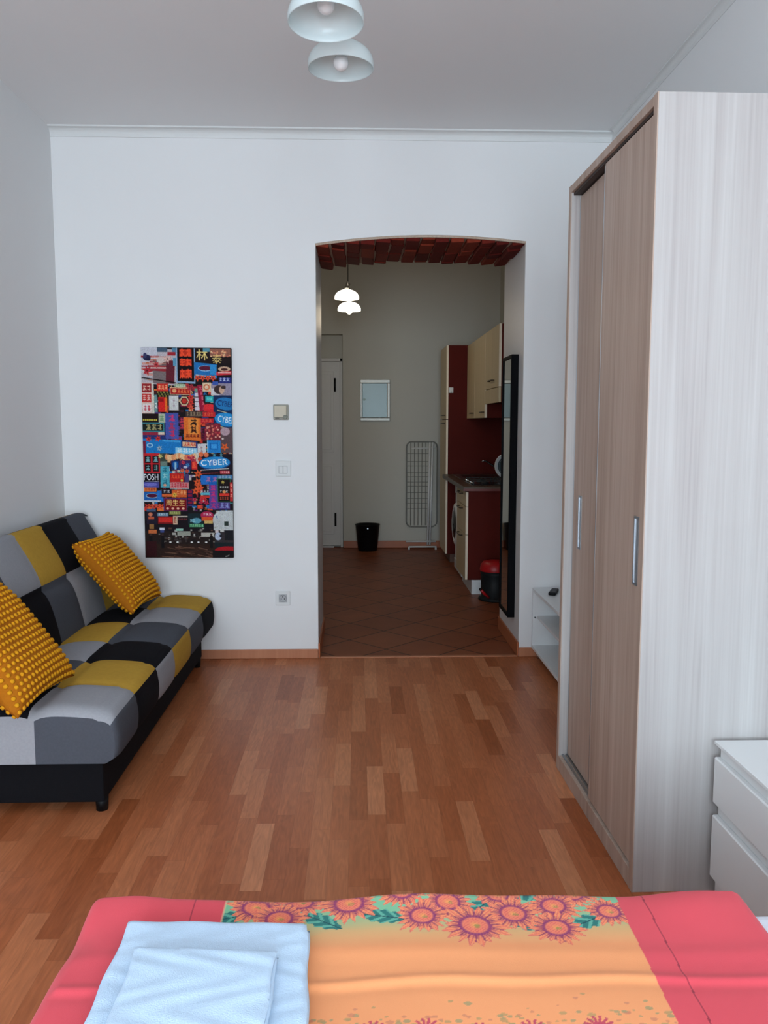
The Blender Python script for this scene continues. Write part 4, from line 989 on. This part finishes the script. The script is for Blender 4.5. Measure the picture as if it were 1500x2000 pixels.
# ------------------------------------------------------------------ kitchen
def bow_handle(m, p, q, out, r=.005):
    p, q, out = Vector(p), Vector(q), Vector(out)
    m.tube([p, p+out*.8, p*.92+q*.08+out, p*.5+q*.5+out*1.12, p*.08+q*.92+out, q+out*.8, q], r, 8); return m
def kitchen():
    HN = mat('dark steel handles', (96, 90, 82), .35, .9)
    FX = .875                                                      # face of the fronts
    # tall larder unit
    y0, y1, top = 8.40, 9.00, 2.172
    t = thing('tall_kitchen_cabinet', 'tall narrow kitchen cabinet with oxblood side panel and cream doors', 'cabinet', (1.2, 8.7, 0))
    MB().box(FX+.0195, KR-.004, y0, y1, .085, top).build('carcass', RED, t, bevel=.0015)
    MB().box(FX+.05, KR-.01, y0+.01, y1-.01, 0, .085).build('plinth', mat('brown plinth', (92, 62, 46), .5), t)
    for z0, z1, hz in ((.09, 1.440, 1.405), (1.446, top-.001, 1.485)):
        d = MB().box(FX, FX+.019, y0+.006, y1-.002, z0, z1).build('door', CREAM, t, bevel=.0015)
        MB().box(FX, FX+.019, y0+.002, y0+.006, z0, z1).build('edge_band', CREAME, d)
        h = MB(); bow_handle(h, (FX+.002, y0+.10, hz), (FX+.002, y0+.30, hz), (-.028, 0, 0)); h.build('handle', HN, d)
    k = thing('adhesive_hook', 'small white adhesive hook stuck on the oxblood cabinet side', 'hook', (.921, 8.40, 1.732))
    MB().box(.899, .943, 8.390, 8.3995, 1.704, 1.760).build('pad', WHITEM, k, bevel=.004)
    MB().tube([(.921, 8.391, 1.738), (.921, 8.378, 1.728), (.921, 8.372, 1.716), (.921, 8.378, 1.708)], .005, 8).build('prong', WHITEM, k)
    # wall units
    UX = 1.08
    specs = [('cream wall cabinet with flap panel under its door, nearest the arch', 6.50, 7.20, 1.567, 2.164, True), ('cream wall cabinet between the flap cabinet and the narrow one', 7.204, 7.86, 1.450, 2.164, False), ('narrow cream wall cabinet beside the tall kitchen cabinet', 7.864, 8.396, 1.450, 2.164, False)]
    for lb, a, b, z0, z1, flap in specs:
        t = thing('wall_cabinet', lb, 'cabinet', (1.3, (a+b)/2, z0), 'cream wall cabinets')
        MB().box(UX+.0195, KR-.004, a, b, z0+(.0 if not flap else .0), z1).build('carcass', RED, t, bevel=.0015)
        zz = z0+.118 if flap else z0
        d = MB().box(UX, UX+.019, a+.004, b-.002, zz+.002, z1).build('door', CREAM, t, bevel=.0015)
        MB().box(UX, UX+.019, a, a+.004, zz+.002, z1).build('edge_band', CREAME, d)
        h = MB(); hz = zz+.06; 
        if flap: bow_handle(h, (UX+.002, a+.22, hz), (UX+.002, a+.42, hz), (-.028, 0, 0))
        else: bow_handle(h, (UX+.002, a+.03, hz-.01), (UX+.002, a+.17, hz-.01), (-.026, 0, 0))
        h.build('handle', HN, d)
        if flap: MB().box(UX, UX+.019, a+.0, b-.002, z0, zz-.003).build('hood_flap', CREAM, t, bevel=.0015)
    # splashback
    t = MB().box(KR-.012, KR-.0005, 6.70, 8.396, .905, 1.452).build('splashback', mat('dark maroon splashback', (46, 16, 14), .5, noise=.05, scale=8, spec=.15), None)
    tag(t, 'dark maroon splashback panel between worktop and wall cabinets', 'splashback')
    # base unit
    y0, y1 = 6.80, 7.42
    t = thing('base_cabinet', 'cream base cabinet of drawers with oxblood end panel under the worktop', 'cabinet', (1.2, 7.1, 0))
    MB().box(FX+.0195, KR-.004, y0, y1, .120, .857).build('carcass', RED, t, bevel=.0015)
    MB().box(FX+.055, KR-.01, y0+.004, y1, 0, .118).build('plinth', mat('white plinth board', (222, 224, 224), .5), t)
    for z0, z1 in ((.727, .846), (.497, .722), (.122, .492)):
        d = MB().box(FX, FX+.019, y0+.006, y1-.003, z0, z1).build('drawer_front', CREAM, t, bevel=.0015)
        MB().box(FX, FX+.019, y0+.001, y0+.006, z0, z1).build('edge_band', CREAME, d)
        h = MB(); bow_handle(h, (FX+.002, y0+.20, z1-.025), (FX+.002, y0+.42, z1-.025), (-.028, 0, 0)); h.build('handle', HN, d)
    # worktop
    t = thing('kitchen_worktop', 'dark brown worktop running from base cabinet to tall cabinet', 'worktop', (1.2, 7.55, .86))
    MB().box(.842, KR-.013, 6.72, 8.397, .860, .898).build('slab', DARKB, t, bevel=.004)
    MB().box(.8425, KR-.02, 6.7175, 6.7195, .8605, .8795).build('end_edge', mat('reddish edge strip', (110, 44, 36), .4), t)
    # washing machine
    wx, a, b = .935, 7.46, 8.05
    t = thing('washing_machine', 'white front loading washing machine between drawer cabinet and tall cabinet', 'washing machine', (1.2, 7.75, 0))
    MB().box(wx, KR-.03, a, b, .012, .850).build('body', WHITE, t, bevel=.012)
    for y in (a+.06, b-.06): MB().cyl((wx+.06, y, 0), (wx+.06, y, .014), .018, n=12).build('foot', BLACKP, t)
    Mx = Matrix.Translation((wx, (a+b)/2, .47)) @ Matrix.Rotation(-math.pi/2, 4, 'Y')
    MB().lathe([(.205, -.002), (.205, .018), (.190, .040), (.165, .048), (.150, .044), (.145, .030)], Mx, 40).build('door_ring', WHITE, t)
    MB().lathe([(.150, .034), (.12, .052), (.07, .062), (.0001, .066)], Mx, 36).build('door_glass', mat('dark porthole glass', (28, 30, 32), .1, spec=.6), t)
    MB().box(wx-.006, wx+.002, a+.02, b-.02, .74, .835).build('control_panel', WHITEM, t, bevel=.003)
    MB().box(wx-.008, wx+.002, a+.01, b-.01, .02, .115).build('kick_panel', WHITEM, t, bevel=.003)
    # hob
    t = thing('gas_hob', 'black gas hob set in the near end of the worktop', 'hob', (1.2, 7.12, .898))
    MB().box(.925, 1.44, 6.86, 7.40, .8985, .904).build('plate', mat('black hob glass', (16, 16, 17), .15, spec=.5), t, bevel=.002)
    IR = mat('cast iron grate', (28, 28, 30), .6)
    for cx in (1.06, 1.31):
        for cy in (7.0, 7.27):
            bm = MB().cyl((cx, cy, .904), (cx, cy, .916), .035, .030, n=20); bm.build('burner', IR, t)
    for cx in (1.06, 1.31):
        g = MB()
        for y in (6.90, 7.13, 7.14, 7.36): g.box(cx-.11, cx+.11, y-.004, y+.004, .926, .934)
        for x in (cx-.11, cx, cx+.11): g.box(x-.004, x+.004, 6.90, 7.36, .926, .934)
        for x in (cx-.11, cx+.11):
            for y in (6.90, 7.36): g.box(x-.005, x+.005, y-.005, y+.005, .904, .930)
        g.build('pan_support', IR, t)
    for y in (6.93, 7.05, 7.19, 7.31): MB().cyl((.945, y, .904), (.945, y, .922), .016, .014, n=16).build('knob', CHROME, t)
    # sink and mixer tap
    t = thing('kitchen_sink', 'stainless steel inset sink at the far end of the worktop', 'sink', (1.2, 7.95, .898))
    m = MB(); X0, X1, Y0, Y1 = .93, 1.44, 7.60, 8.34; z = .9025
    bx0, bx1, by0, by1 = .99, 1.34, 7.72, 8.16
    m.box(X0, bx0, Y0, Y1, .8985, z).box(bx1, X1, Y0, Y1, .8985, z).box(bx0, bx1, Y0, by0, .8985, z).box(bx0, bx1, by1, Y1, .8985, z)
    m.build('rim', STEEL, t, bevel=.003)
    MB().quad((bx0, by0, .8988), (bx1, by0, .8988), (bx1, by1, .8988), (bx0, by1, .8988)).build('bowl', mat('sink bowl steel', (70, 70, 70), .35, 1), t)
    t = thing('mixer_tap', 'chrome mixer tap with slanted spout behind the sink', 'tap', (1.36, 8.02, .9025))
    MB().cyl((1.375, 8.02, .903), (1.375, 8.02, .955), .022, .019, n=20).build('tap_body', CHROME, t)
    MB().tube([(1.372, 8.02, .945), (1.33, 8.02, .975), (1.22, 8.02, 1.045), (1.195, 8.02, 1.05), (1.185, 8.02, 1.035)], .009, 12).build('spout', CHROME, t)
    MB().tube([(1.375, 8.02, .955), (1.385, 8.02, .985), (1.345, 7.99, 1.0)], .006, 10).build('lever', CHROME, t)
    # round dish leaning on the splashback
    t = thing('round_dish', 'white rimmed round dish with dark centre standing beside the tap', 'dish', (1.352, 7.47, .899))
    M = Matrix.Translation((1.334, 7.470, 1.026)) @ Matrix.Rotation(math.radians(-16), 4, 'Z') @ Matrix.Rotation(math.radians(80), 4, 'X')
    w_ = MB()
    for dx in (-.045, .045): w_.tube([(1.334+dx, 7.40, .915), (1.334+dx, 7.41, .901), (1.334+dx, 7.55, .901), (1.334+dx, 7.515, 1.05)], .0025, 6)
    w_.tube([(1.289, 7.53, .901), (1.379, 7.53, .901)], .0025, 6).build('plate_stand', CHROME, t)
    MB().lathe([(.112, .010), (.116, .006), (.112, 0), (.080, -.008), (.0801, -.012), (.114, -.004), (.119, .006), (.112, .010)], M, 40).build('rim', WHITE, t)
    MB().lathe([(.090, -.001), (.078, -.010), (.0001, -.011)], M, 40).build('centre', mat('slate blue glaze', (58, 72, 76), .3), t)
kitchen()

def kitchen_things():
    # framed cabinet with reflective door on the back wall
    x0, x1, z0, z1 = .020, .352, 1.432, 1.888
    t = thing('fuse_cabinet', 'shiny framed fuse cabinet door on the kitchen back wall', 'cabinet', ((x0+x1)/2, K, (z0+z1)/2))
    FR = mat('pale grey enamel frame', (170, 168, 160), .35, .3)
    m = MB(); y0, y1 = K-.030, K-.001
    m.box(x0, x1, y0, y1, z1-.040, z1).box(x0, x1, y0, y1, z0, z0+.034).box(x0, x0+.022, y0, y1, z0+.034, z1-.040).box(x1-.032, x1, y0, y1, z0+.034, z1-.040)
    m.build('frame', FR, t, bevel=.005)
    MB().box(x0+.025, x1-.035, y0+.006, y1, z0+.037, z1-.043).build('door', mat('polished grey door', (86, 93, 92), .32, .75, noise=.02, scale=5), t, bevel=.002)
    MB().cyl((x0+.047, y0-.006, 1.668), (x0+.047, y0+.008, 1.668), .015, n=20).build('lock', mat('dull lock', (96, 106, 100), .4, .6), t)
    # waste basket
    t = thing('waste_basket', 'black round waste paper basket by the kitchen back wall', 'bin', (.099, 9.25, 0))
    M = Matrix.Translation((.099, 9.25, 0))
    MB().lathe([(.0001, .004), (.098, .004), (.100, .0), (.104, .004), (.134, .286), (.139, .289), (.138, .294), (.130, .292), (.100, .012), (.0001, .010)], M, 40).build('tub', BLACKP, t)
    MB().cyl((.099, 9.25-.1335, .258), (.099, 9.25-.1365, .258), .008, n=14).build('badge', METAL, t)
    # folded clothes airer
    t = thing('clothes_airer', 'white wire clothes airer folded upright against the kitchen back wall', 'clothes rack', (.70, 9.32, 0))
    WM = mat('white coated wire', (226, 226, 224), .45); WG = mat('grey coated thin wire', (128, 128, 122), .5)
    y = 9.385
    def rrect(x0, x1, z0, z1, r_, yy):
        p = []
        for cx, cz, a0 in ((x1-r_, z1-r_, 0), (x0+r_, z1-r_, 90), (x0+r_, z0+r_, 180), (x1-r_, z0+r_, 270)):
            for k in range(5): a = math.radians(a0+22.5*k); p.append((cx+r_*math.cos(a), yy, cz+r_*math.sin(a)))
        return p+[p[0]]
    MB().tube(rrect(.535, .88, .245, 1.200, .06, y), .008, 8).build('outer_frame', WG, t)
    m = MB()
    for i in range(5): x = .583+i*.042; m.tube([(x, y, .262), (x, y, 1.190)], .0032, 6)
    for z in (1.07, .98, .93, .86, .81, .75, .705, .63, .565, .51, .45): m.tube([(.545, y+.004, z), (.79, y+.004, z)], .0026, 6)
    m.build('wire_grid', WG, t)
    MB().tube([(.590, y-.01, 1.130), (.800, y-.012, 1.130)], .006, 8).tube([(.800, y-.012, 1.130), (.865, y-.02, 1.143)], .006, 8).build('wing_rail', WM, t)
    for x, xt in ((.775, .795), (.800, .825)):
        MB().tube([(x, y-.035, .045), (xt, y-.03, 1.195)], .011, 10).build('leg', WM, t)
    for yy, z, a in ((9.34, .085, .53), (9.27, .034, .555)):
        MB().tube([(a, yy, z), (.868, yy, z)], .010, 10).build('foot_bar', WM, t)
    for yy, x in ((9.27, .56), (9.27, .86)): MB().cyl((x, yy, 0), (x, yy, .028), .012, n=12).build('foot_cap', WHITEM, t)
    # pedal bin beside the cabinets
    cx, cy = 1.088, 6.60
    t = thing('pedal_bin', 'black pedal bin with red lid between base cabinet and mirror', 'bin', (cx, cy, 0))
    PB = mat('charcoal bin plastic', (24, 28, 31), .5, spec=.2); RD = mat('red bin plastic', (176, 18, 26), .4)
    M = Matrix.Translation((cx, cy, 0))
    MB().lathe([(.0001, 0), (.128, 0), (.132, .006), (.126, .022), (.108, .030), (.112, .2), (.118, .232), (.0001, .233)], M, 40).build('bucket', PB, t)
    MB().lathe([(.119, .2335), (.121, .245), (.114, .282), (.095, .306), (.06, .316), (.0001, .320)], M, 40).build('lid', RD, t)
    d = MB().tube([(cx-.06, cy-.10, .034), (cx-.10, cy-.13, .070), (cx-.132, cy-.15, .105)], .011, 10); d.build('pedal', RD, t)
    MB().ball((cx-.138, cy-.154, .112), .012, 12, 8).build('pedal_tip', BLACKP, t)
    # tall mirror on the right-hand face of the opening
    xw, xf, ya, yb_, z0, z1 = OX1-.0025, OX1-.046, 5.085, 5.405, .205, 1.815
    t = thing('wall_mirror', 'tall black framed mirror hanging inside the arched opening', 'mirror', (xw, (ya+yb_)/2, z0))
    FB = mat('black mirror frame', (11, 11, 14), .6, spec=.05)
    m = MB(); b = .022
    m.box(xf, xw, ya, ya+b, z0, z1).box(xf, xw, yb_-b, yb_, z0, z1).box(xf, xw, ya+b, yb_-b, z0, z0+b).box(xf, xw, ya+b, yb_-b, z1-b, z1)
    m.build('frame', FB, t, bevel=.002)
    MB().box(xf+.006, xw-.01, ya+b, yb_-b, z0+b, z1-b).build('glass', MIRROR, t)
kitchen_things()
